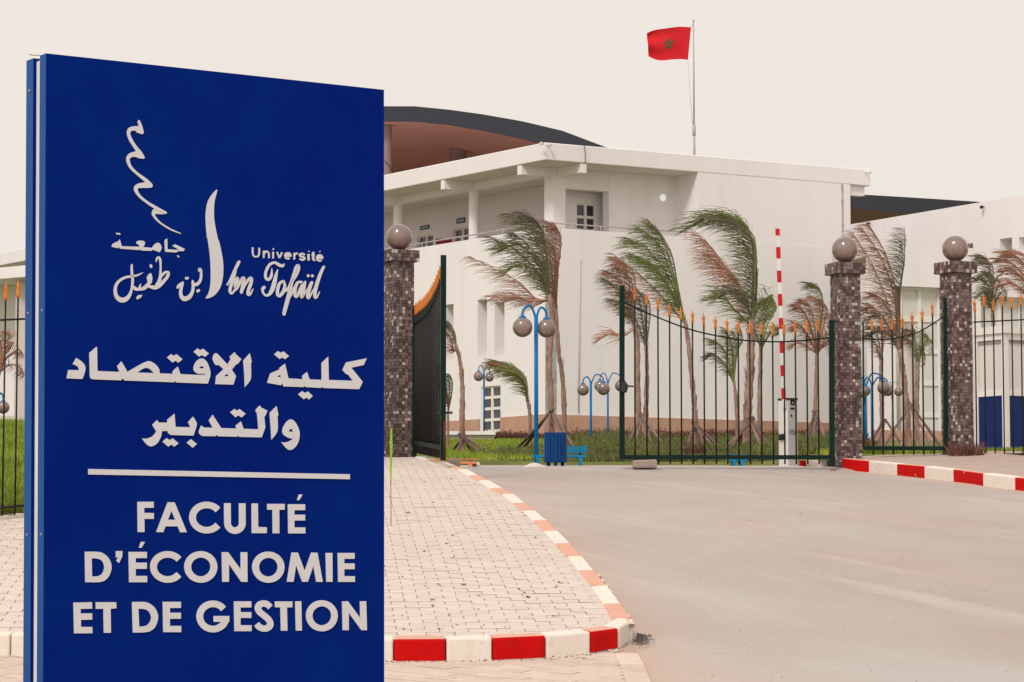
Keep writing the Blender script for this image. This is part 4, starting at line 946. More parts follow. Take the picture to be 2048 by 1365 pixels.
# right leaf, standing across the drive
YG = 39.75
root = thing('gate_leaf', P(1450, 934, YG), 'wide iron gate leaf with curved top and orange spear tips, across the drive', 'gate')
xs = [1120+u/2.527 for u in (380, 440, 498, 557, 615, 673, 731, 790, 848, 905, 963, 1021, 1079)]+[1520+u/2.4375 for u in (66, 122, 177, 233, 288)]
ty = [574, 584, 594, 606, 613, 620, 626, 632, 636, 640, 641, 643, 644, 643.5, 643, 641.5, 639.5, 637]
for x, y in zip(xs, ty): pb = P(x, 929, YG); picket(root, pb, pb.z, P(x, y, YG).z)
m = MB(); m.bar(P(1244, 920, YG), P(1244, 572, YG), .075, side=(1, 0, 0)); m.build('end_post', GATEG, root)
m = MB(); m.bar(P(1664, 934, YG), P(1663, 641, YG), .075, side=(1, 0, 0)); m.build('hinge_post', GATEG, root)
m = MB(); m.bar(P(1249.3, 915, YG), P(1658.5, 915, YG), .062, .05, side=(0, 0, 1)); m.build('bottom_rail', GATEG, root)
rl = [(1249, 605), (1294, 626), (1340, 645), (1386, 661), (1433, 672), (1478, 680), (1516, 683), (1555, 684), (1593, 682.5), (1659, 676)]
m = MB(); m.tube([P(x, y, YG-.012) for x, y in catmull(rl, 3)], .011, 6); m.build('curved_rail', GATEG, root)
m = MB(); q = P(1248, 775, YG-.05); m.abox(q.x-.045, q.x+.035, q.y-.03, q.y+.0, q.z-.07, q.z+.07); m.tube([q+Vector((-.02, -.02, .02)), q+Vector((.14, -.03, .01))], .012, 6); m.tube([q+Vector((.0, -.03, .09)), q+Vector((.05, -.04, .02)), q+Vector((.02, -.05, -.08))], .016, 6); m.build('latch', STEELD, root)
m = MB(); q = P(1676, 643, YG); m.abox(q.x-.10, q.x+.02, q.y-.03, q.y+.05, q.z-.015, q.z+.015); m.build('hinge', STEELD, root)
# stone holding the leaf
m = MB(); q = onroad(1287, 936, 38, 41); zs_ = q.z; hw = .18
for k in range(2): pass
m.prism([(q.x-.18, 39.6), (q.x+.18, 39.63), (q.x+.17, 39.86), (q.x-.17, 39.84)], [zs_-.02]*4, [zs_+.095, zs_+.11, zs_+.10, zs_+.085])
tag(bevel(m.build('stone_block', STONE), .025, 2), 'rough stone block under the free end of the wide gate leaf', 'stone')
# left leaf swung open towards the camera
LH, LE = P(828, 909, 39.95), P(886, 921, 36.6)
root = thing('gate_leaf', LE, 'iron gate leaf swung open beside the left pillar, seen edge-on', 'gate')
dl = Vector((LE.x-LH.x, LE.y-LH.y, 0)); Ll = dl.length; dl.normalize()
zb = lambda t: LH.z+(LE.z-LH.z)*t
ztl = lambda t: (P(828, 608, 39.95).z)*(1-t)+(P(886, 560, 36.6).z)*t+.34*max(0, (t-.3)/.7)**2.2
NB = 20
for i in range(NB):
    t = (i+.7)/(NB+.2); p = LH+dl*(Ll*t); picket(root, p, zb(t)+.02, ztl(t), .0105, .9, .6)
m = MB(); m.bar((LE.x, LE.y, LE.z), (LE.x, LE.y, P(886, 511, 36.6).z), .07, side=dl); m.build('end_post', GATEG, root)
m = MB(); m.bar((LH.x, LH.y, LH.z-.05), (LH.x, LH.y, P(828, 612, 39.95).z), .07, side=dl); m.build('hinge_post', GATEG, root)
m = MB(); m.bar(LH+dl*.05+Vector((0, 0, .17)), LE-dl*.05+Vector((0, 0, .17)), .06, .05, side=(0, 0, 1)); m.build('bottom_rail', GATEG, root)
m = MB(); m.tube([LH+dl*(Ll*t)+Vector((-.014, 0, ztl(t)-.30-LH.z)) for t in frange(.015, .985, 14)], .011, 6); m.build('curved_rail', GATEG, root)
m = MB(); q = P(890, 826, 36.6); m.bar(q-Vector((.1, 0, 0)), q+Vector((.10, -.02, 0)), .03, side=(0, 0, 1)); m.build('latch', STEELD, root)
m = MB(); q = P(890, 835, 36.55); z_ = onroad(893, 926, 34, 40, zp).z; m.tube([(q.x-.0, q.y, z_), (q.x-.005, q.y, q.z-.05)], .016, 6); m.build('drop_bolt', M('rust', (.10, .035, .02), .9, .3, 8), root)
# pedestrian gate
YP = 40.15
root = thing('gate_leaf', P(1800, 910, YP), 'small pedestrian gate with seven orange spear tips between the two right pillars', 'gate')
for u, v in zip((95, 167, 240, 315, 387, 458, 533), (268, 270, 264, 252, 232, 203, 158)):
    pb = P(1720+u/3.59, 910, YP); picket(root, pb, pb.z, P(1720+u/3.59, 560+v/3.59, YP).z)
m = MB(); m.bar(P(1891.5, 901, YP), P(1891.5, 597, YP), .07, side=(1, 0, 0)); m.build('end_post', GATEG, root)
m = MB(); m.bar(P(1727.5, 899, YP), P(1726, 645, YP), .022, side=(1, 0, 0)); m.build('hinge_post', GATEG, root)
m = MB(); m.bar(P(1729.5, 897, YP), P(1886.5, 897, YP), .058, .05, side=(0, 0, 1)); m.build('bottom_rail', GATEG, root)
m = MB(); m.tube([P(x, y, YP-.012) for x, y in catmull([(1726, 678), (1764.6, 680), (1787, 677.5), (1809, 673), (1831, 667), (1848, 659), (1870, 645), (1887, 634)], 3)], .010, 6); m.build('curved_rail', GATEG, root)
# right fence
FR0 = P(1950, 911, 40.2); fd = Vector((.85, -.52, 0)).normalized()
root = thing('fence', FR0, 'iron railing fence with orange spear tips in front of the guard booth', 'fence')
zlo, zhi = FR0.z-.03, P(1954, 596, 40.2).z
for i in range(16):
    p = FR0+fd*(.03+.142*i); picket(root, p, zlo-.05-.02*i*.3, zhi+(.045 if i % 2 else -.01)+.012*math.sin(i*2), .0105)
m = MB(); m.tube([Vector((FR0.x, FR0.y, zhi-.36)), Vector((FR0.x, FR0.y, zhi-.36))+fd*2.3], .010, 6); m.build('top_rail', BARM, root)
m = MB(); m.bar(FR0+Vector((0, 0, .0)), FR0+fd*2.3, .03, side=(0, 0, 1)); m.build('bottom_rail', BARM, root)
# left fence
root = thing('fence', (FENL[0][0], FENL[0][1], zlawn(*FENL[0])), 'iron railing fence with orange spear tips along the lawn, left of the blue sign', 'fence')
fpts = []
for (a, b) in zip(FENL, FENL[1:]):
    d_ = Vector((b[0]-a[0], b[1]-a[1])); n_ = int(d_.length/.168)
    for i in range(n_): fpts.append(Vector((a[0]+d_.x*i/n_, a[1]+d_.y*i/n_, 0)))
def zfen(p): return zp(p.y)
for i, p in enumerate(fpts): picket(root, p, zfen(p)-.06, zfen(p)+2.52+(.05 if i % 2 else 0)+R(-.02, .02), .0105, 1.0, .8)
for dz, r_ in ((2.13, .011), (.12, .013)):
    m = MB(); m.tube([p+Vector((0, -.012, zfen(p)+dz)) for p in fpts], r_, 6); m.build('rail', BARM, root)
m = MB()
for a, b in zip(fpts, fpts[1:]):
    t = (b-a).normalized(); n_ = Vector((t.y, -t.x, 0)); m.prism([(a+n_*.10).to_2d(), (b+n_*.10).to_2d(), (b-n_*.12).to_2d(), (a-n_*.12).to_2d()], zp(a.y)-.1, [zp(a.y)+.05+R(-.01, .02)]*4)
m.build('footing', CONC, root)

# ---------------------------------------------------------------- barrier
q = P(1577, 935, 40.9)
root = thing('barrier', q, 'raised red and white barrier arm on a white cabinet behind the wide gate leaf', 'barrier')
u, v = rot2(D_(32)); c = Vector((q.x, q.y+.05, 0)); z0, z1 = q.z-.06, P(1577, 797, 40.9).z
def rbox(m, hu, hv, z0, z1, n=5, r=.05):
    pts = []
    for sx_, sy_, a in ((1, 1, 0), (-1, 1, 90), (-1, -1, 180), (1, -1, 270)):
        for k in range(n+1):
            t = math.radians(a+90*k/n); pts.append((c+u*(sx_*(hu-r)+r*math.cos(t))+v*(sy_*(hv-r)+r*math.sin(t))).to_2d())
    m.prism(pts, z0, z1)
m = MB(); rbox(m, .105, .12, z0, z1-.03); cab = m.build('cabinet', [WHP], root)
m = MB(); rbox(m, .115, .13, z1-.028, z1); m.build('lid', STEELD, root)
fc_ = c-v*.121; W_ = .085
m = MB(); m.box(fc_+Vector((0, 0, (z0+z1-.03)/2)), u*W_, v*.002, (0, 0, (z1-.03-z0)/2-.01)); dr = m.build('door', ALU, root)
def fr(px, pz): return fc_-v*.004+u*px+Vector((0, 0, pz))
S_ = 6.4*pxm(40.9)
zz = lambda vv: P(1577, 760+vv/6.4, 40.9).z
m = MB(); m.box(fr(-.005, zz(295)), u*.037, v*.004, (0, 0, .037)); m.build('reader', BLACK, dr)
m = MB(); m.tube([fr(-.005, zz(297))-v*.006, fr(-.005, zz(297))-v*.003], .012, 10); m.build('reader_lens', ALU, dr)
m = MB(); m.box(fr(-.007, zz(370)), u*.038, v*.003, (0, 0, .014)); m.build('card_slot', BLACK, dr)
m = MB(); m.tube([fr(-.03, zz(463))-v*.006, fr(-.03, zz(463))], .017, 12); m.build('lock', STEELD, dr)
m = MB(); e = [fr(.075*math.cos(t*math.pi/12), zz(672)+.034*math.sin(t*math.pi/12)) for t in range(25)]; m.tube(e, .0032, 4)
for strokes in (((-.045, -.016), (-.033, .018), (-.021, -.016)), ((-.039, -.003), (-.027, -.003)), ((.010, .014), (-.006, .014), (-.006, .001), (.010, -.001), (.010, -.015), (-.008, -.015)), ((.024, -.016), (.024, .016), (.042, .010), (.044, -.010), (.024, -.016))):
    m.tube([fr(a, zz(672)+b) for a, b in strokes], .0028, 4)
m.build('emblem', STEELD, dr)
m = MB(); q2 = c-u*.115+Vector((0, 0, zz(735))); m.box(q2, u*.02, v*.05, (0, 0, .045)); m.build('side_box', BLACK, root)
a_, b_ = P(1567.5, 799, 40.8), P(1555, 458, 40.75)
brk = [0]+[(908-t)/(908-92) for t in (855, 798, 745, 688, 630, 572, 520, 462, 405, 350, 293, 235, 180, 125)]+[1]
m = MB(); m.bar(a_-(b_-a_)*.05, b_, .060, .030, side=(1, 0, 0)); arm = m.build('arm', WHP, root)
for i in range(0, 15, 2):
    m = MB(); p0, p1 = a_+(b_-a_)*brk[i], a_+(b_-a_)*brk[i+1]; m.bar(p0, p1, .063, .033, side=(1, 0, 0)); m.build('red_band', REDP, arm)
m = MB(); m.lathe((q.x, q.y, q.z-.06), [(.42, 0), (.40, .05), (.2, .075), (.001, .08)], 20); m.build('footing', CONC, root)

# ---------------------------------------------------------------- guard booth
root = thing('guard_booth', P(2000, 908, 44.5), 'white guard booth with glass upper half and blue lower panels at the right edge', 'booth')
YB = 44.5; k0 = P(1951, 910, YB); kc = P(2012, 913, YB-.55); k2 = P(2130, 912, YB+.2)
ztp = P(2012, 652, YB-.5).z; zbt = kc.z-.02
def face(A, B, n):
    A, B = Vector((A.x, A.y, 0)), Vector((B.x, B.y, 0)); d_ = (B-A); L_ = d_.length; d_.normalize(); n_ = Vector((-d_.y, d_.x, 0)); 
    bx = lambda s0, s1, z0, z1, k0_, k1_, nm, mt, par=root: MB().prism([(A+d_*s0+n_*k0_).to_2d(), (A+d_*s1+n_*k0_).to_2d(), (A+d_*s1+n_*k1_).to_2d(), (A+d_*s0+n_*k1_).to_2d()], z0, z1).build(nm, mt, par)
    H = ztp-zbt; zm = zbt+H*.485
    bx(0, .07, zbt, ztp-.12, 0, .07, 'post', BOOTHW); bx(L_-.07, L_, zbt, ztp-.12, 0, .07, 'post', BOOTHW)
    bx(.071, L_-.071, zbt, zbt+.06, .005, .06, 'bottom_rail', BOOTHW); bx(.071, L_-.071, zm-.03, zm+.05, .004, .06, 'middle_rail', BOOTHW); bx(.071, L_-.071, ztp-.22, ztp-.12, .004, .06, 'top_rail', BOOTHW)
    bx(.071, L_-.071, zbt+.061, zm-.031, .02, .05, 'blue_panel', BOOTHB)
    w_ = bx(.071, L_-.071, ztp-.27, ztp-.221, .02, .05, 'window', M('booth_blind', (.25, .23, .21), .6))
    MB().quad(*[A+d_*s+n_*.04+Vector((0, 0, z)) for s, z in ((.071, zm+.05), (L_-.071, zm+.05), (L_-.071, ztp-.27), (.071, ztp-.27))]).build('pane', GLASSP, w_)
face(k0, kc, 1); face(kc+Vector((.02, .01, 0)), k2, 1)
back = Vector((k2.x-kc.x+k0.x, k2.y-kc.y+k0.y, 0))
m = MB(); m.prism([(k0.x-.04, k0.y), (kc.x, kc.y-.05), (k2.x+.04, k2.y), (back.x, back.y)], ztp-.119, ztp); m.build('roof', BOOTHW, root)
m = MB(); m.prism([(k0.x, k0.y), (kc.x, kc.y), (k2.x, k2.y), (back.x, back.y)], zbt-.5, zbt-.002); m.build('base', CONC, root)
m = MB(); m.prism([(k0.x+.1, back.y-.1), (k2.x-.1, back.y-.15), (k2.x-.1, back.y-.1), (k0.x+.1, back.y-.05)], zbt, ztp-.12); m.build('back_wall', BOOTHW, root)

# ---------------------------------------------------------------- street lamps
def lamp(xp, ybase, Y, ytop, balls, label, pr=.045, mat_=LBLUE):
    base = P(xp, ybase, Y); base.z = min(base.z, zlawn(base.x, Y)+.02) if Y < 92 else base.z
    root = thing('street_lamp', base, label, 'lamp', 'blue globe lamps on the lawn')
    zt_ = P(xp, ytop, Y).z
    MB().tube([(base.x, base.y, base.z-.1), (base.x, base.y, zt_)], [pr, pr*.93], 12).build('post', mat_, root)
    for bx_, by_, br_ in balls:
        dy = R(-.15, .15); c_ = P(bx_, by_, Y+dy); r_ = br_/pxm(Y); top_ = c_+Vector((0, 0, r_)); x0_ = base.x; s_ = c_.x-x0_
        pk = top_.z+r_*1.15
        pts = [(x0_, base.y, zt_-r_*.9), (x0_+s_*.10, base.y, zt_-r_*.05), (x0_+s_*.35, base.y+dy*.3, pk-.01), (x0_+s_*.65, base.y+dy*.6, pk), (x0_+s_*.92, base.y+dy*.9, pk-r_*.35), (c_.x, c_.y, top_.z+r_*.30)]
        MB().tube(catmull(pts, 4), pr*.52, 8).build('arm', mat_, root)
        MB().lathe(top_+Vector((0, 0, -.02)), [(.001, .0), (r_*.38, .0), (r_*.38, r_*.18), (r_*.2, r_*.2), (r_*.2, r_*.36), (.001, r_*.36)], 14).build('globe_collar', mat_, root)
        MB().lathe(c_, sphere_prof(r_, 16), 24).build('globe', GLOBE, root)
lamp(1072.5, 931, 50, 630, [(1045, 655, 20), (1093, 657, 19)], 'nearest blue twin-globe lamp post, just left of the blue bin', .040)
lamp(1182, 911, 72, 762, [(1166, 780, 12), (1207, 778, 13)], 'blue twin-globe lamp post to the right of the blue bin, nearer of the pair', .034)
lamp(1216, 908, 76, 760, [(1200, 772, 11.5), (1241, 772, 11.5)], 'blue twin-globe lamp post partly behind the wide gate post, farther of the pair', .030)
lamp(968, 868, 88, 742, [(957, 753, 10), (979, 755, 9)], 'slim blue lamp post in front of the gridded window, left of the small palm', .030)
lamp(1731, 905, 68, 768, [(1722, 783, 13), (1767, 776, 13)], 'blue lamp post just right of the middle mosaic pillar', .040)
lamp(1745, 900, 72, 768, [(1729, 782, 12), (1775, 781, 12)], 'blue lamp post seen through the small gate, second from the mosaic pillar', .038)
lamp(1785, 893, 84, 770, [(1775, 784, 9), (1797, 784, 9)], 'pale grey lamp post farthest off behind the small gate', .028, POLE)
lamp(-6, 905, 56, 800, [(6, 815, 13), (-22, 815, 13)], 'blue lamp at the left edge behind the railing', .036)

# ---------------------------------------------------------------- bin, benches, stones
q = P(1111, 932, 47.5); s_ = pxm(47.5); zt_ = P(1111, 866, 47.5).z; R_ = 23/s_
root = thing('litter_bin', q, 'dark blue slatted litter bin beside the blue bench', 'bin')
m = MB(); m.lathe((q.x, q.y, 0), [(R_*.9, q.z+.10), (R_*.9, zt_-.03), (R_*.84, zt_-.03), (R_*.84, q.z+.12), (.001, q.z+.12)], 20); m.build('liner', BBLUE, root)
for k in range(20):
    t = 2*math.pi*k/20; p = Vector((q.x+R_*.95*math.cos(t), q.y+R_*.95*math.sin(t), 0)); tg = Vector((-math.sin(t), math.cos(t), 0))
    m = MB(); m.box(p+Vector((0, 0, (q.z+.06+zt_)/2)), tg*R_*.125, Vector((math.cos(t), math.sin(t), 0))*.008, (0, 0, (zt_-q.z-.06)/2)); m.build('slat', BBLUE, root)
for k in range(3):
    t = math.pi*(.5+2*k/3)+math.pi; m = MB(); p = Vector((q.x+R_*.7*math.cos(t), q.y+R_*.7*math.sin(t), 0)); m.abox(p.x-.03, p.x+.03, p.y-.02, p.y+.02, q.z-.25, q.z+.14); m.build('leg', BBLUE, root)
def bench(x0, x1, ys_, yb, Y, nb, mat_, label, bx0=None):
    a, b = P(x0, yb, Y), P(x1, yb, Y); zt_ = P(x0, ys_, Y).z; h = zt_-a.z
    root = thing('bench', (a+b)/2, label, 'bench')
    zs_ = a.z+min(.42, h*.5)
    for k in range(4): m = MB(); m.abox(a.x+.02, b.x-.02, a.y-.42+.105*k, a.y-.33+.105*k, zs_-.02, zs_+.015); m.build('seat_slat', mat_, root)
    for k in range(nb):
        t0 = zs_+.07+(zt_-zs_-.07)*k/nb; t1 = zs_+.07+(zt_-zs_-.07)*(k+.78)/nb
        m = MB(); dy0 = .10*(k/nb); m.abox(a.x if bx0 is None else P(bx0, yb, Y).x, b.x+.03*k/nb, a.y+dy0, a.y+dy0+.025, t0, t1); m.build('back_slat', mat_, root)
    for x in (a.x+.12, b.x-.12):
        m = MB(); m.abox(x-.03, x+.03, a.y-.42, a.y-.37, a.z-.3, zs_-.021); m.abox(x-.03, x+.03, a.y-.36, a.y+.03, a.z+.05, zs_-.022); m.build('leg', mat_, root)
        m = MB(); m.bar((x, a.y+.03, a.z-.3), (x, a.y+.14, zt_-.02), .04, side=(1, 0, 0))
        if bx0 is None or x > P(bx0, yb, Y).x: m.build('back_post', mat_, root)
bench(1062, 1174, 892, 936, 49.3, 5, TBLUE, 'light blue slatted bench behind the dark blue bin', 1120)
bench(1452, 1494, 909, 936, 50.0, 3, TBLUE, 'blue bench low behind the wide gate leaf')
bench(866, 956, 917, 938, 44.6, 4, OBENCH, 'orange slatted bench on the lawn edge near the open gate leaf')
def rock(x, y, Y, sx_, sz_, mat_, label):
    c_ = P(x, y, Y); m = MB(); rnd = random.Random(int(x)); pr = []
    for r_, z_ in sphere_prof(1, 8): pr.append((r_, z_))
    m.lathe((0, 0, 0), pr, 12); m.v = [(c_.x+a*sx_*(1+.12*math.sin(3*b+x)), c_.y+b*sx_*.8, c_.z+cc*sz_*(1+.15*math.sin(4*a+x))) for a, b, cc in m.v]
    return tag(m.build('boulder', mat_), label, 'stone')
rock(908, 929, 41.5, .095, .10, STONE, 'grey boulder at the foot of the open gate leaf')
rock(953, 933, 44.5, .07, .08, CONC, 'small white stone right of the orange bench')
rock(1070, 938, 43.5, .19, .085, CONC, 'low white mound at the foot of the nearest blue lamp')
rock(1652, 914, 42.6, .05, .035, ORANGE, 'small orange block behind the right end of the wide gate leaf')
# concrete planter on the lawn
root = thing('planter', P(935, 905, 84), 'white concrete planter box in front of the tan plinth', 'planter')
a, b = P(880, 868, 84), P(988, 868, 82.5); zl = P(930, 905, 83).z-.4
m = MB(); m.abox(a.x, b.x, 82.4, 82.7, zl, a.z-.11); m.abox(b.x-.35, b.x, 82.71, 84.5, zl, a.z-.11); m.build('side', CONC, root)
m = MB(); m.abox(a.x, b.x+.04, 82.3, 84.6, a.z-.109, a.z); m.build('coping', WHITE, root)

# ---------------------------------------------------------------- palms
rp = random.Random(11)
WIND = Vector((-1, 0, -.10))
def frond(root, pts, mat_, leaf=.5, n=54, w_=.014, sweep=1.0):
    c_ = catmull([tuple(p) for p in pts], 10); c_ = [Vector(p) for p in c_]; m = MB(); N_ = len(c_)
    m.tube(c_, [.022*(1-.85*i/(N_-1))+.003 for i in range(N_)], 5)
    for k in range(n):
        t = .10+.90*(k+rp.random())/n; i = min(int(t*(N_-1)), N_-2); f = t*(N_-1)-i; p = c_[i].lerp(c_[i+1], f); tan = (c_[i+1]-c_[i]).normalized()
        for sgn in (-1, 1):
            side = tan.cross(Vector((0, -1, 0))).normalized()*sgn*.35+Vector((0, sgn*rp.uniform(.1, .75), 0))
            d0 = (tan*.55+side+WIND*rp.uniform(.25, .6)*sweep).normalized(); d1 = (tan*.35+side*.4+WIND*rp.uniform(.7, 1.2)*sweep+Vector((0, 0, rp.uniform(-.55, .12)))).normalized()
            L_ = leaf*(.45+.75*math.sin(math.pi*min(1, t*.9+.08)))*rp.uniform(.65, 1.12); wv = Vector((0, 0, 1)).cross(d0).normalized()*.3+Vector((0, 0, 1)); wv = (wv-d0*wv.dot(d0)).normalized()*w_*rp.uniform(.6, 1.1)
            p1 = p+d0*L_*.45; p2 = p1+d1*L_*.40; p3 = p2+(d1+Vector((0, 0, -.35))).normalized()*L_*.25
            m.add([p-wv*.5, p+wv*.5, p1+wv*.5, p1-wv*.5, p2+wv*.3, p2-wv*.3, p3], [(0, 1, 2, 3), (3, 2, 4, 5), (5, 4, 6)])
    return m.build('frond', mat_, root)
G_, D2, B_, K_ = LGREEN, LDARK, LBROWN, LPINK
def palm(Y, trunk, wid, fronds, label, leaf=.5, husk=None):
    base = P(trunk[0][0], trunk[0][1], Y); base.z = min(base.z, zlawn(base.x, Y)); root = thing('palm_tree', base, label, 'palm', 'young wind-blown palms on the lawn')
    tp = [Vector((base.x, base.y, base.z-.15))]+[P(x, y, Y) for x, y in trunk[1:]]
    tp = [Vector(p) for p in catmull([tuple(p) for p in tp], 6)]; n_ = len(tp)
    rad = [wid[0]+(wid[1]-wid[0])*i/(n_-1) for i in range(n_)]; rad = [r_/pxm(Y)/2*(1+.16*math.sin(i*2.3+Y)) for i, r_ in enumerate(rad)]
    m = MB(); m.tube(tp, rad, 9)
    for k in range(26):                                   # leaf bases standing off the trunk
        i = rp.randrange(n_//4, n_-1); p = tp[i]; a_ = rp.uniform(0, 6.28); o_ = Vector((math.cos(a_), math.sin(a_), 0)); r_ = rad[i]
        s0 = p+o_*r_*.8; s1 = s0+o_*r_*.5+Vector((0, 0, rp.uniform(.10, .28))); t_ = Vector((-o_.y, o_.x, 0))*r_*.38
        m.add([s0-t_, s0+t_, s1+t_*.3, s1-t_*.3, s0-o_*r_*.3], [(0, 1, 2, 3), (4, 1, 2), (4, 3, 0)])
    m.build('trunk', [TRUNK], root)
    top_ = P(trunk[-1][0], trunk[-1][1], Y)
    for fr_ in fronds:
        mat_ = fr_[0]; pp = fr_[1:]; n2 = len(pp); dd = rp.uniform(-.9, .9)
        pts = [top_+Vector((0, 0, -.1))]+[P(x, y, Y+dd*((j+1)/n2)) for j, (x, y) in enumerate(pp)]
        L_ = sum((b-a).length for a, b in zip(pts, pts[1:])); frond(root, pts, mat_, leaf*min(1.15, .5+.25*L_), int(20+12*L_))
    return root
palm(58, [(1103, 872), (1102, 800), (1098, 720), (1106, 640), (1098, 590)], (13, 9), [(K_, (1075, 600), (1030, 560), (945, 517)), (K_, (1060, 602), (1030, 594), (985, 596)), (D2, (1075, 545), (1030, 500), (985, 478)), (G_, (1080, 535), (1040, 490), (1000, 500)), (D2, (1088, 520), (1062, 455), (1020, 432)), (D2, (1092, 510), (1078, 450), (1046, 430)), (D2, (1097, 530), (1090, 470), (1070, 440)), (D2, (1090, 540), (1055, 490), (1030, 470)), (G_, (1085, 555), (1040, 530), (1010, 545))], 'tall dark palm behind the nearest blue lamp, fronds blown left', .62)
palm(60, [(1131, 868), (1126, 770), (1117, 700), (1112, 610)], (11, 6), [(B_, (1116, 540), (1122, 480), (1112, 452)), (B_, (1113, 540), (1118, 470), (1098, 448)), (D2, (1105, 560), (1095, 490), (1072, 462)), (B_, (1110, 570), (1108, 500), (1085, 480))], 'thin leaning palm with reddish upright fronds right of the tall dark palm', .5)
palm(62, [(1060, 900), (1060, 840), (1054, 795)], (9, 5), [(G_, (1052, 760), (1030, 735), (985, 722)), (G_, (1048, 765), (1025, 745), (990, 740)), (B_, (1045, 760), (1010, 735), (980, 728)), (G_, (1054, 770), (1040, 745), (1000, 726))], 'small bent green palm in front of the white wall, left of the nearest lamp', .55)
palm(60, [(926, 914), (924, 850), (925, 790), (921, 730), (912, 690)], (13, 6), [(D2, (905, 665), (893, 650), (880, 655)), (D2, (910, 670), (900, 648), (885, 640)), (B_, (908, 700), (898, 670), (888, 668))], 'slender bare-topped palm on the lawn beside the open gate leaf', .35)
palm(66, [(897, 908), (896, 860), (897, 810)], (6, 4), [(D2, (893, 780), (888, 750), (882, 735)), (D2, (899, 780), (897, 755), (890, 745)), (D2, (903, 790), (905, 765), (900, 750)), (B_, (895, 800), (890, 775), (882, 770))], 'tiny grey-green palm right behind the open gate leaf', .3)
palm(66, [(1280, 905), (1277, 830), (1275, 760), (1275, 690), (1268, 650)], (12, 9), [(B_, (1255, 600), (1240, 560), (1215, 545)), (B_, (1262, 600), (1255, 550), (1232, 520)), (D2, (1258, 610), (1240, 580), (1212, 560)), (D2, (1265, 610), (1262, 560), (1235, 535)), (B_, (1270, 600), (1268, 550), (1246, 525)), (D2, (1262, 630), (1245, 610), (1222, 600)), (K_, (1245, 672), (1225, 665), (1198, 678))], 'bushy reddish-brown palm behind the free post of the wide gate leaf', .6)
palm(69, [(1294, 905), (1292, 830), (1294, 760), (1292, 690)], (11, 7), [(D2, (1285, 640), (1278, 600), (1262, 590)), (D2, (1290, 640), (1288, 600), (1276, 580)), (D2, (1298, 650), (1300, 610), (1290, 590)), (D2, (1280, 660), (1270, 635), (1255, 630))], 'darker slim palm crowded beside the bushy reddish palm', .5)
palm(64, [(1392, 910), (1390, 830), (1384, 760), (1377, 690), (1370, 640)], (11, 8), [(G_, (1340, 560), (1295, 500), (1258, 480)), (G_, (1345, 555), (1318, 490), (1280, 458)), (G_, (1350, 560), (1330, 490), (1300, 446)), (D2, (1355, 570), (1342, 505), (1312, 455)), (G_, (1340, 580), (1300, 530), (1262, 510)), (K_, (1330, 600), (1280, 550), (1232, 514)), (G_, (1348, 590), (1315, 540), (1285, 520))], 'green palm behind the middle of the wide gate leaf, leaning left', .62)
palm(57, [(1492, 922), (1494, 850), (1498, 780), (1502, 700), (1503, 640)], (19, 15), [(G_, (1508, 560), (1495, 455), (1430, 430), (1372, 458)), (G_, (1512, 560), (1505, 470), (1450, 438), (1395, 445)), (D2, (1510, 570), (1505, 480), (1465, 445), (1420, 440)), (G_, (1506, 560), (1508, 500), (1490, 450), (1455, 432)), (K_, (1480, 570), (1440, 520), (1395, 468)), (B_, (1485, 580), (1450, 530), (1410, 480)), (B_, (1490, 590), (1455, 545), (1415, 510)), (G_, (1520, 610), (1545, 590), (1530, 620)), (G_, (1470, 620), (1445, 590), (1430, 600)), (D2, (1490, 600), (1465, 580), (1445, 590)), (G_, (1525, 640), (1552, 620), (1548, 600)), (D2, (1512, 600), (1512, 530), (1485, 480))], 'largest palm with arched green fronds just left of the barrier arm', .66)
palm(60, [(1476, 905), (1474, 840), (1471, 790), (1467, 755)], (9, 5), [(G_, (1455, 715), (1440, 690), (1420, 680)), (G_, (1465, 710), (1462, 680), (1450, 660)), (G_, (1472, 710), (1485, 680), (1480, 655)), (D2, (1450, 730), (1430, 710), (1415, 715)), (D2, (1472, 720), (1478, 690), (1468, 665))], 'small pale green palm left of the largest palm', .42)
palm(62, [(1520, 900), (1519, 830), (1520, 760), (1522, 690)], (10, 8), [(G_, (1535, 650), (1550, 620), (1545, 600)), (D2, (1528, 650), (1538, 625), (1530, 605)), (G_, (1538, 670), (1556, 655), (1560, 668)), (D2, (1510, 660), (1500, 640), (1485, 640))], 'grey-green palm directly right of the largest palm trunk', .45)
palm(66, [(1629, 890), (1630, 830), (1632, 760), (1634, 700)], (9, 6), [(B_, (1620, 650), (1605, 620), (1590, 615)), (B_, (1628, 645), (1620, 612), (1605, 602)), (K_, (1640, 640), (1640, 605), (1625, 595)), (B_, (1648, 650), (1655, 620), (1645, 605)), (B_, (1615, 670), (1598, 650), (1588, 660)), (K_, (1610, 690), (1595, 685), (1585, 695)), (G_, (1645, 620), (1640, 580), (1618, 568)), (B_, (1655, 670), (1668, 650), (1665, 630)), (B_, (1648, 690), (1660, 680), (1664, 700))], 'rust-coloured palm just left of the middle mosaic pillar', .5)
palm(70, [(1817, 893), (1815, 830), (1808, 760), (1800, 700)], (13, 10), [(K_, (1780, 620), (1745, 530), (1708, 470)), (B_, (1790, 600), (1765, 520), (1725, 458)), (B_, (1792, 590), (1772, 510), (1738, 450)), (D2, (1800, 590), (1809, 520), (1809, 462)), (D2, (1798, 600), (1806, 540), (1804, 480)), (B_, (1770, 640), (1745, 615), (1735, 620)), (D2, (1775, 650), (1750, 630), (1738, 645)), (B_, (1785, 640), (1765, 600), (1745, 590)), (D2, (1780, 670), (1758, 660), (1742, 672)), (B_, (1810, 670), (1830, 660), (1822, 690))], 'brown tousled palm between the two right pillars, fronds reaching up left', .6)
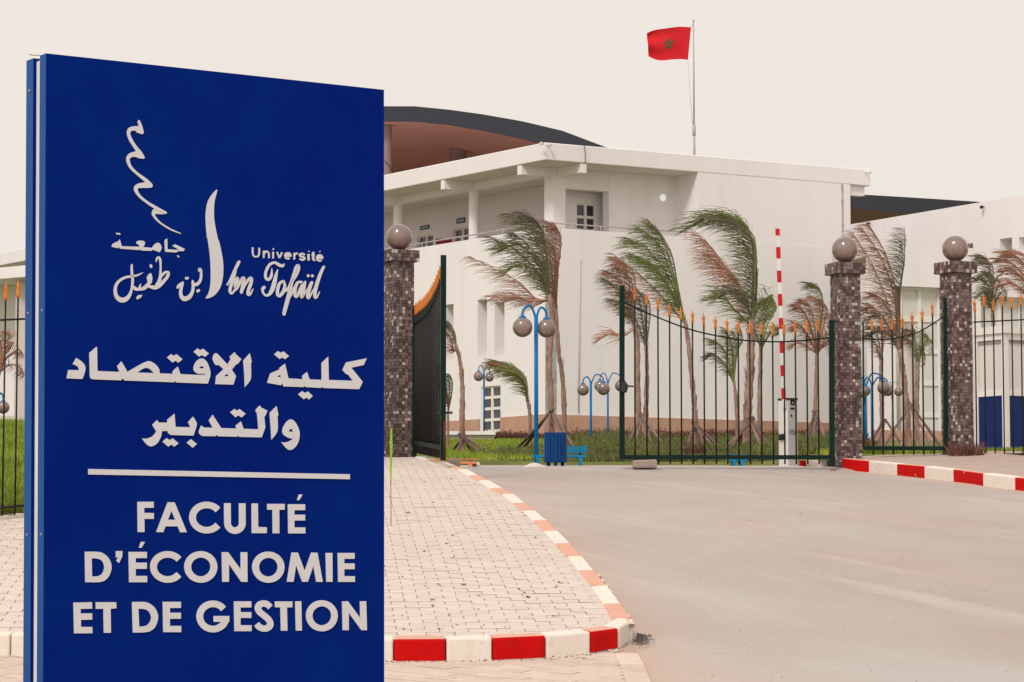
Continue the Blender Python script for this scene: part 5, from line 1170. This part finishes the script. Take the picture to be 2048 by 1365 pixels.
palm(74, [(1835, 893), (1834, 830), (1834, 770), (1836, 725)], (10, 8), [(G_, (1848, 690), (1862, 680), (1866, 705)), (G_, (1842, 680), (1850, 668), (1856, 680)), (D2, (1825, 690), (1812, 680), (1800, 690)), (G_, (1830, 680), (1826, 665), (1815, 660)), (D2, (1842, 700), (1848, 700), (1850, 730))], 'green-topped palm seen through the right half of the small gate', .4)
palm(72, [(1764, 900), (1764, 840), (1763, 780), (1762, 720)], (10, 8), [(B_, (1752, 690), (1738, 670), (1730, 680)), (D2, (1758, 685), (1750, 660), (1738, 655)), (B_, (1768, 685), (1775, 665), (1765, 655))], 'dark-trunked palm seen through the left half of the small gate', .42)
palm(66, [(1990, 915), (1990, 800), (1988, 700), (1985, 620)], (8, 7), [(D2, (1983, 570), (1975, 520), (1952, 515)), (D2, (1986, 570), (1984, 530), (1960, 525)), (D2, (1982, 590), (1970, 560), (1950, 560)), (D2, (1990, 590), (2000, 565), (1992, 560)), (D2, (1993, 600), (2010, 580), (2012, 600)), (D2, (1980, 600), (1970, 585), (1955, 595)), (D2, (1986, 590), (1988, 555), (1972, 545))], 'grey-green drooping palm behind the railing beside the guard booth', .5)
palm(62, [(2080, 915), (2078, 800), (2075, 680), (2068, 600)], (10, 8), [(B_, (2050, 555), (2020, 525), (1996, 520)), (B_, (2058, 550), (2035, 515), (2006, 508)), (K_, (2062, 545), (2050, 510), (2020, 505)), (B_, (2045, 580), (2020, 565), (2004, 575)), (B_, (2050, 565), (2025, 540), (2005, 545))], 'reddish palm fronds reaching in at the right edge above the booth', .55)
palm(60, [(-20, 905), (-16, 840), (-10, 780), (0, 735)], (11, 8), [(B_, (-6, 700), (-20, 680), (-40, 680)), (B_, (12, 705), (25, 685), (20, 700)), (B_, (15, 715), (38, 700), (45, 712)), (K_, (10, 690), (22, 672), (14, 668)), (B_, (18, 730), (40, 735), (48, 750)), (B_, (2, 700), (-4, 675), (-15, 668))], 'reddish palm behind the railing at the left edge', .45)
# stakes bracing the palms
def stakes(Y, top, feet, label):
    t_ = P(*top, Y); base = Vector((t_.x, t_.y, zlawn(t_.x, Y))); root = thing('palm_stakes', base, label, 'stakes', 'wooden stakes bracing the palms')
    for x, y, dy in feet:
        f_ = onlawn(x, y, Y-4, Y+1.6); f_.z = zlawn(f_.x, f_.y)-.02; d_ = (t_-f_); e_ = t_+d_*rp.uniform(.03, .10)+Vector((rp.uniform(-.05, .05), rp.uniform(-.05, .05), 0))
        mid = (f_+e_)/2+Vector((rp.uniform(-.04, .04), 0, rp.uniform(-.03, .03)))
        MB().tube([f_-d_*.04, mid, e_], [.038, .034, .027], 6).build('stake', STAKE, root)
stakes(57.7, (1102, 826), [(1020, 925, -1.2), (1036, 927, -1.6), (1165, 900, -.4), (1085, 880, .6), (1138, 905, -1)], 'pale wooden stakes leaning on the tall dark palm by the nearest lamp')
stakes(59.7, (926, 872), [(900, 918, -.6), (945, 918, -.6), (975, 912, .3), (912, 914, .5), (990, 908, .8)], 'dark thin stakes bracing the slender palm beside the open gate leaf')
stakes(65.7, (1284, 832), [(1245, 870, 0), (1340, 890, -.3), (1312, 878, .5), (1262, 900, -.8)], 'dark stakes bracing the bushy reddish palm')
stakes(63.7, (1388, 848), [(1455, 905, -.5), (1410, 890, .5), (1370, 900, -.8), (1440, 900, -1)], 'stakes bracing the green palm behind the middle of the wide gate leaf')
stakes(56.8, (1503, 840), [(1428, 895, .3), (1450, 925, -1.2), (1560, 890, 0), (1472, 930, -1.8), (1535, 905, -.5), (1445, 870, .8)], 'jumble of pale stakes round the largest palm')
stakes(65.7, (1631, 828), [(1596, 878, 0), (1612, 885, .5), (1668, 880, 0), (1614, 905, -.8), (1655, 868, .8)], 'dark stakes bracing the rust-coloured palm left of the middle pillar')
stakes(69.7, (1822, 812), [(1762, 892, 0), (1868, 885, 0), (1888, 898, -.4), (1800, 885, .7), (1848, 895, .4)], 'brown stakes bracing the brown tousled palm between the right pillars')
stakes(72, (1770, 842), [(1735, 895, 0), (1808, 890, 0), (1752, 888, .6)], 'dark stakes seen through the left half of the small gate')

# ---------------------------------------------------------------- lawn grass, shrubs, litter
rg = random.Random(5)
m = MB()
def blade(m, p, h, lean, w_):
    a_ = rg.uniform(0, 6.28); s_ = Vector((math.cos(a_), math.sin(a_), 0))*w_; t_ = Vector((rg.uniform(-lean, lean)-.02, rg.uniform(-lean, lean), h))
    m.add([p-s_, p+s_, p+t_], [(0, 1, 2)])
for k in range(26000):
    if k % 2: Y = 27.6+33*rg.random()**1.2; x = (rg.uniform(-20, 62)-CX)/F*Y
    else: Y = rg.uniform(50.6, 90); x = (rg.uniform(880, 1120)-CX)/F*Y
    if Y < 50.5 and x > min(fenX(Y), -1.95)-.15: continue
    blade(m, Vector((x, Y, zlawn(x, Y)+.03)), rg.uniform(.06, .14), .05, .010+Y*.00012)
for k in range(6000):
    Y = rg.uniform(40.6, 44.5); x = rg.uniform(4.9, 9.5); blade(m, Vector((x, Y, zr(Y)+.2)), rg.uniform(.05, .12), .05, .012)
m2_ = MB()
for k in range(9000):
    Y = 50.4+5*rg.random()**1.5; x = (rg.uniform(1090, 1760)-CX)/F*Y; blade(m2_, Vector((x, Y, zlawn(x, Y)+.0)), rg.uniform(.05, .20), .07, .016)
m2_.build('undergrowth', SHRUB)['kind'] = 'stuff'
m.build('grass', GRASS)['kind'] = 'stuff'
def shrubs(name, mat_, spots):
    m = MB()
    for x, y, r_, h, nb in spots:
        z_ = zlawn(x, y)-.03
        for k in range(nb):
            a_ = rg.uniform(0, 6.28); q_ = r_*math.sqrt(rg.random()); p = Vector((x+q_*math.cos(a_), y+q_*math.sin(a_), z_)); hh = h*(1-.45*(q_/r_)**2)*rg.uniform(.55, 1.1)
            o_ = Vector((math.cos(a_), math.sin(a_), 0))*(q_/r_)*.35*h
            tip = p+o_+Vector((-.05*h, 0, hh)); sd_ = Vector((rg.uniform(-1, 1), rg.uniform(-1, 1), 0)).normalized()*rg.uniform(.012, .022)
            md = (p+tip)/2+sd_*2.2
            m.add([p-sd_, p+sd_, md+sd_, md-sd_, tip], [(0, 1, 2, 3), (3, 2, 4)])
            for kk in range(3):
                f_ = rg.uniform(.3, .95); b_ = p.lerp(tip, f_); l_ = Vector((rg.uniform(-1, 1), rg.uniform(-1, 1), rg.uniform(.1, .8)))*.07
                m.add([b_, b_+l_+Vector((0, 0, .015)), b_+l_*.6-Vector((0, 0, .02))], [(0, 1, 2)])
    m.build(name, mat_)['kind'] = 'stuff'
sp = []
for k in range(150):
    Y = rg.uniform(52, 84); px = rg.uniform(1150, 1700); x = (px-CX)/F*Y; sp.append((x, Y, rg.uniform(.35, .7), rg.uniform(.18, .40)*(1+(.35 if px < 1300 else 0)), 110))
for k in range(34):
    Y = rg.uniform(51.5, 60); px = rg.uniform(1000, 1250); x = (px-CX)/F*Y
    if abs(px-1110) < 26 and Y < 50: continue
    sp.append((x, Y, rg.uniform(.2, .45), rg.uniform(.15, .38), 80))
for k in range(95):
    Y = rg.uniform(50.6, 56); px = rg.uniform(1140, 1720)
    if abs(px-1182) < 16 or abs(px-1216) < 14: continue
    x = (px-CX)/F*Y; sp.append((x, Y, rg.uniform(.3, .55), rg.uniform(.16, .42), 150))
shrubs('shrub_bed', SHRUB, sp)
sp = []
for k in range(120): Y = rg.uniform(80, 91); px = rg.uniform(1150, 1700); x = (px-CX)/F*Y; sp.append((x, Y, rg.uniform(.4, .7), rg.uniform(.3, .5), 70))
for k in range(26):
    Y = rg.uniform(51, 60); px = rg.uniform(1240, 1720); sp.append(((px-CX)/F*Y, Y, rg.uniform(.25, .5), rg.uniform(.2, .42), 90))
for k in range(46): Y = rg.uniform(84, 88); px = rg.uniform(890, 1120); x = (px-CX)/F*Y; sp.append((x, Y, .4, rg.uniform(.25, .45), 60))
shrubs('shrub_bed', SHRUBR, sp)
sp = []
for k in range(30): Y = rg.uniform(27.2, 30.4); x = fenX(Y)-rg.uniform(.1, .5); sp.append((x, Y, .25, rg.uniform(.12, .25), 50))
shrubs('grass_tufts', GRASS, sp)
sp = []
for k in range(16): sp.append((6.42+rg.uniform(.0, .36), 39.98+rg.uniform(-.05, .06), .06, rg.uniform(.14, .34), 60))
m = MB()
for x, y, r_, h, nb in sp:
    for k in range(nb):
        p = Vector((x+rg.uniform(-r_, r_), y+rg.uniform(-r_, r_), zr(y)+.14)); blade(m, p, h*rg.uniform(.4, 1), .12, .012)
m.build('dry_shrub', DRY)['kind'] = 'stuff'
# litter and gravel
m = MB()
for k in range(46):
    px, py = rg.uniform(785, 1150), 920+345*rg.random()**.7; p = onroad(px, py, 22, 39.5, zp)
    if not inside(p.x, p.y, .1): continue
    s_ = rg.uniform(.010, .030)
    for j in range(rg.randint(2, 5)):
        a_ = rg.uniform(0, 6.28); d_ = Vector((math.cos(a_), math.sin(a_), rg.uniform(.05, .45)))*s_; t_ = Vector((-d_.y, d_.x, .3*s_))*.45
        b_ = Vector((p.x, p.y, zp(p.y)+.004)); m.add([b_, b_+d_*.6+t_, b_+d_*1.3, b_+d_*.6-t_], [(0, 1, 2, 3)])
m.build('dry_leaves', DRY)['kind'] = 'stuff'
m = MB()
def pebble(m, p, s_):
    d_ = [Vector((rg.uniform(.6, 1), 0, 0)), Vector((0, rg.uniform(.6, 1), 0)), Vector((0, 0, rg.uniform(.4, .8)))]
    m.add([p+d_[0]*s_, p-d_[0]*s_, p+d_[1]*s_, p-d_[1]*s_, p+d_[2]*s_, p-d_[2]*s_*.4], [(0, 2, 4), (2, 1, 4), (1, 3, 4), (3, 0, 4), (0, 3, 5), (3, 1, 5), (1, 2, 5), (2, 0, 5)])
kc_ = FRONT[-1]
for k in range(420):
    a_ = rg.uniform(-2.0, .5); r_ = abs(rg.gauss(.0, .055)); p = Vector((kc_.x+.03+r_*math.cos(a_)*1.1, kc_.y+.02+r_*3*math.sin(a_), 0)); p.z = zr(p.y)+.002+.03*max(0, 1-r_/.08)*rg.random(); pebble(m, p, rg.uniform(.004, .014))
for k in range(260):
    i = rg.uniform(10, nf-1.01); a, b = FRONT[int(i)], FRONT[int(i)+1]; p = a.lerp(b, i-int(i)); p = Vector((p.x+rg.uniform(-.03, .03), p.y-abs(rg.gauss(.02, .05)), 0)); p.z = zr(p.y)+.003; pebble(m, p, rg.uniform(.003, .011))
for k in range(190):
    px, py = rg.uniform(1150, 2048), 960+405*rg.random(); p = onroad(px, py, 20, 39); p.z = zr(p.y)+.002
    if p.x < roadL(p.y)+.02: continue
    pebble(m, p, rg.uniform(.003, .008))
m.build('gravel', PEB)['kind'] = 'stuff'
# tall reed growing in the paving
q = onroad(782, 1052, 22, 39, zp); root = thing('reed', q, 'single tall green reed growing from the paving beside the sign', 'plant')
Yq = q.y; MB().tube([q-Vector((0, 0, .02)), P(782, 1000, Yq), P(781.5, 960, Yq)], .004, 5).build('stem', M('reed_stem', (.12, .10, .06), .8), root)
a, b = P(781.5, 972, Yq), P(782.5, 857, Yq); m = MB(); w0 = .016
pts = [a.lerp(b, t) for t in frange(0, 1, 5)]; ws = [.004, .008, .011, .012, .012, .010]
m.add([p+Vector((s*w_, 0, 0)) for p, w_ in zip(pts, ws) for s in (-1, 1)]+[p+Vector((s*w_, .006, 0)) for p, w_ in zip(pts, ws) for s in (-1, 1)], [(2*i, 2*i+1, 2*i+3, 2*i+2) for i in range(5)]+[(12+2*i, 12+2*i+2, 12+2*i+3, 12+2*i+1) for i in range(5)]); m.build('blade', REED, root)
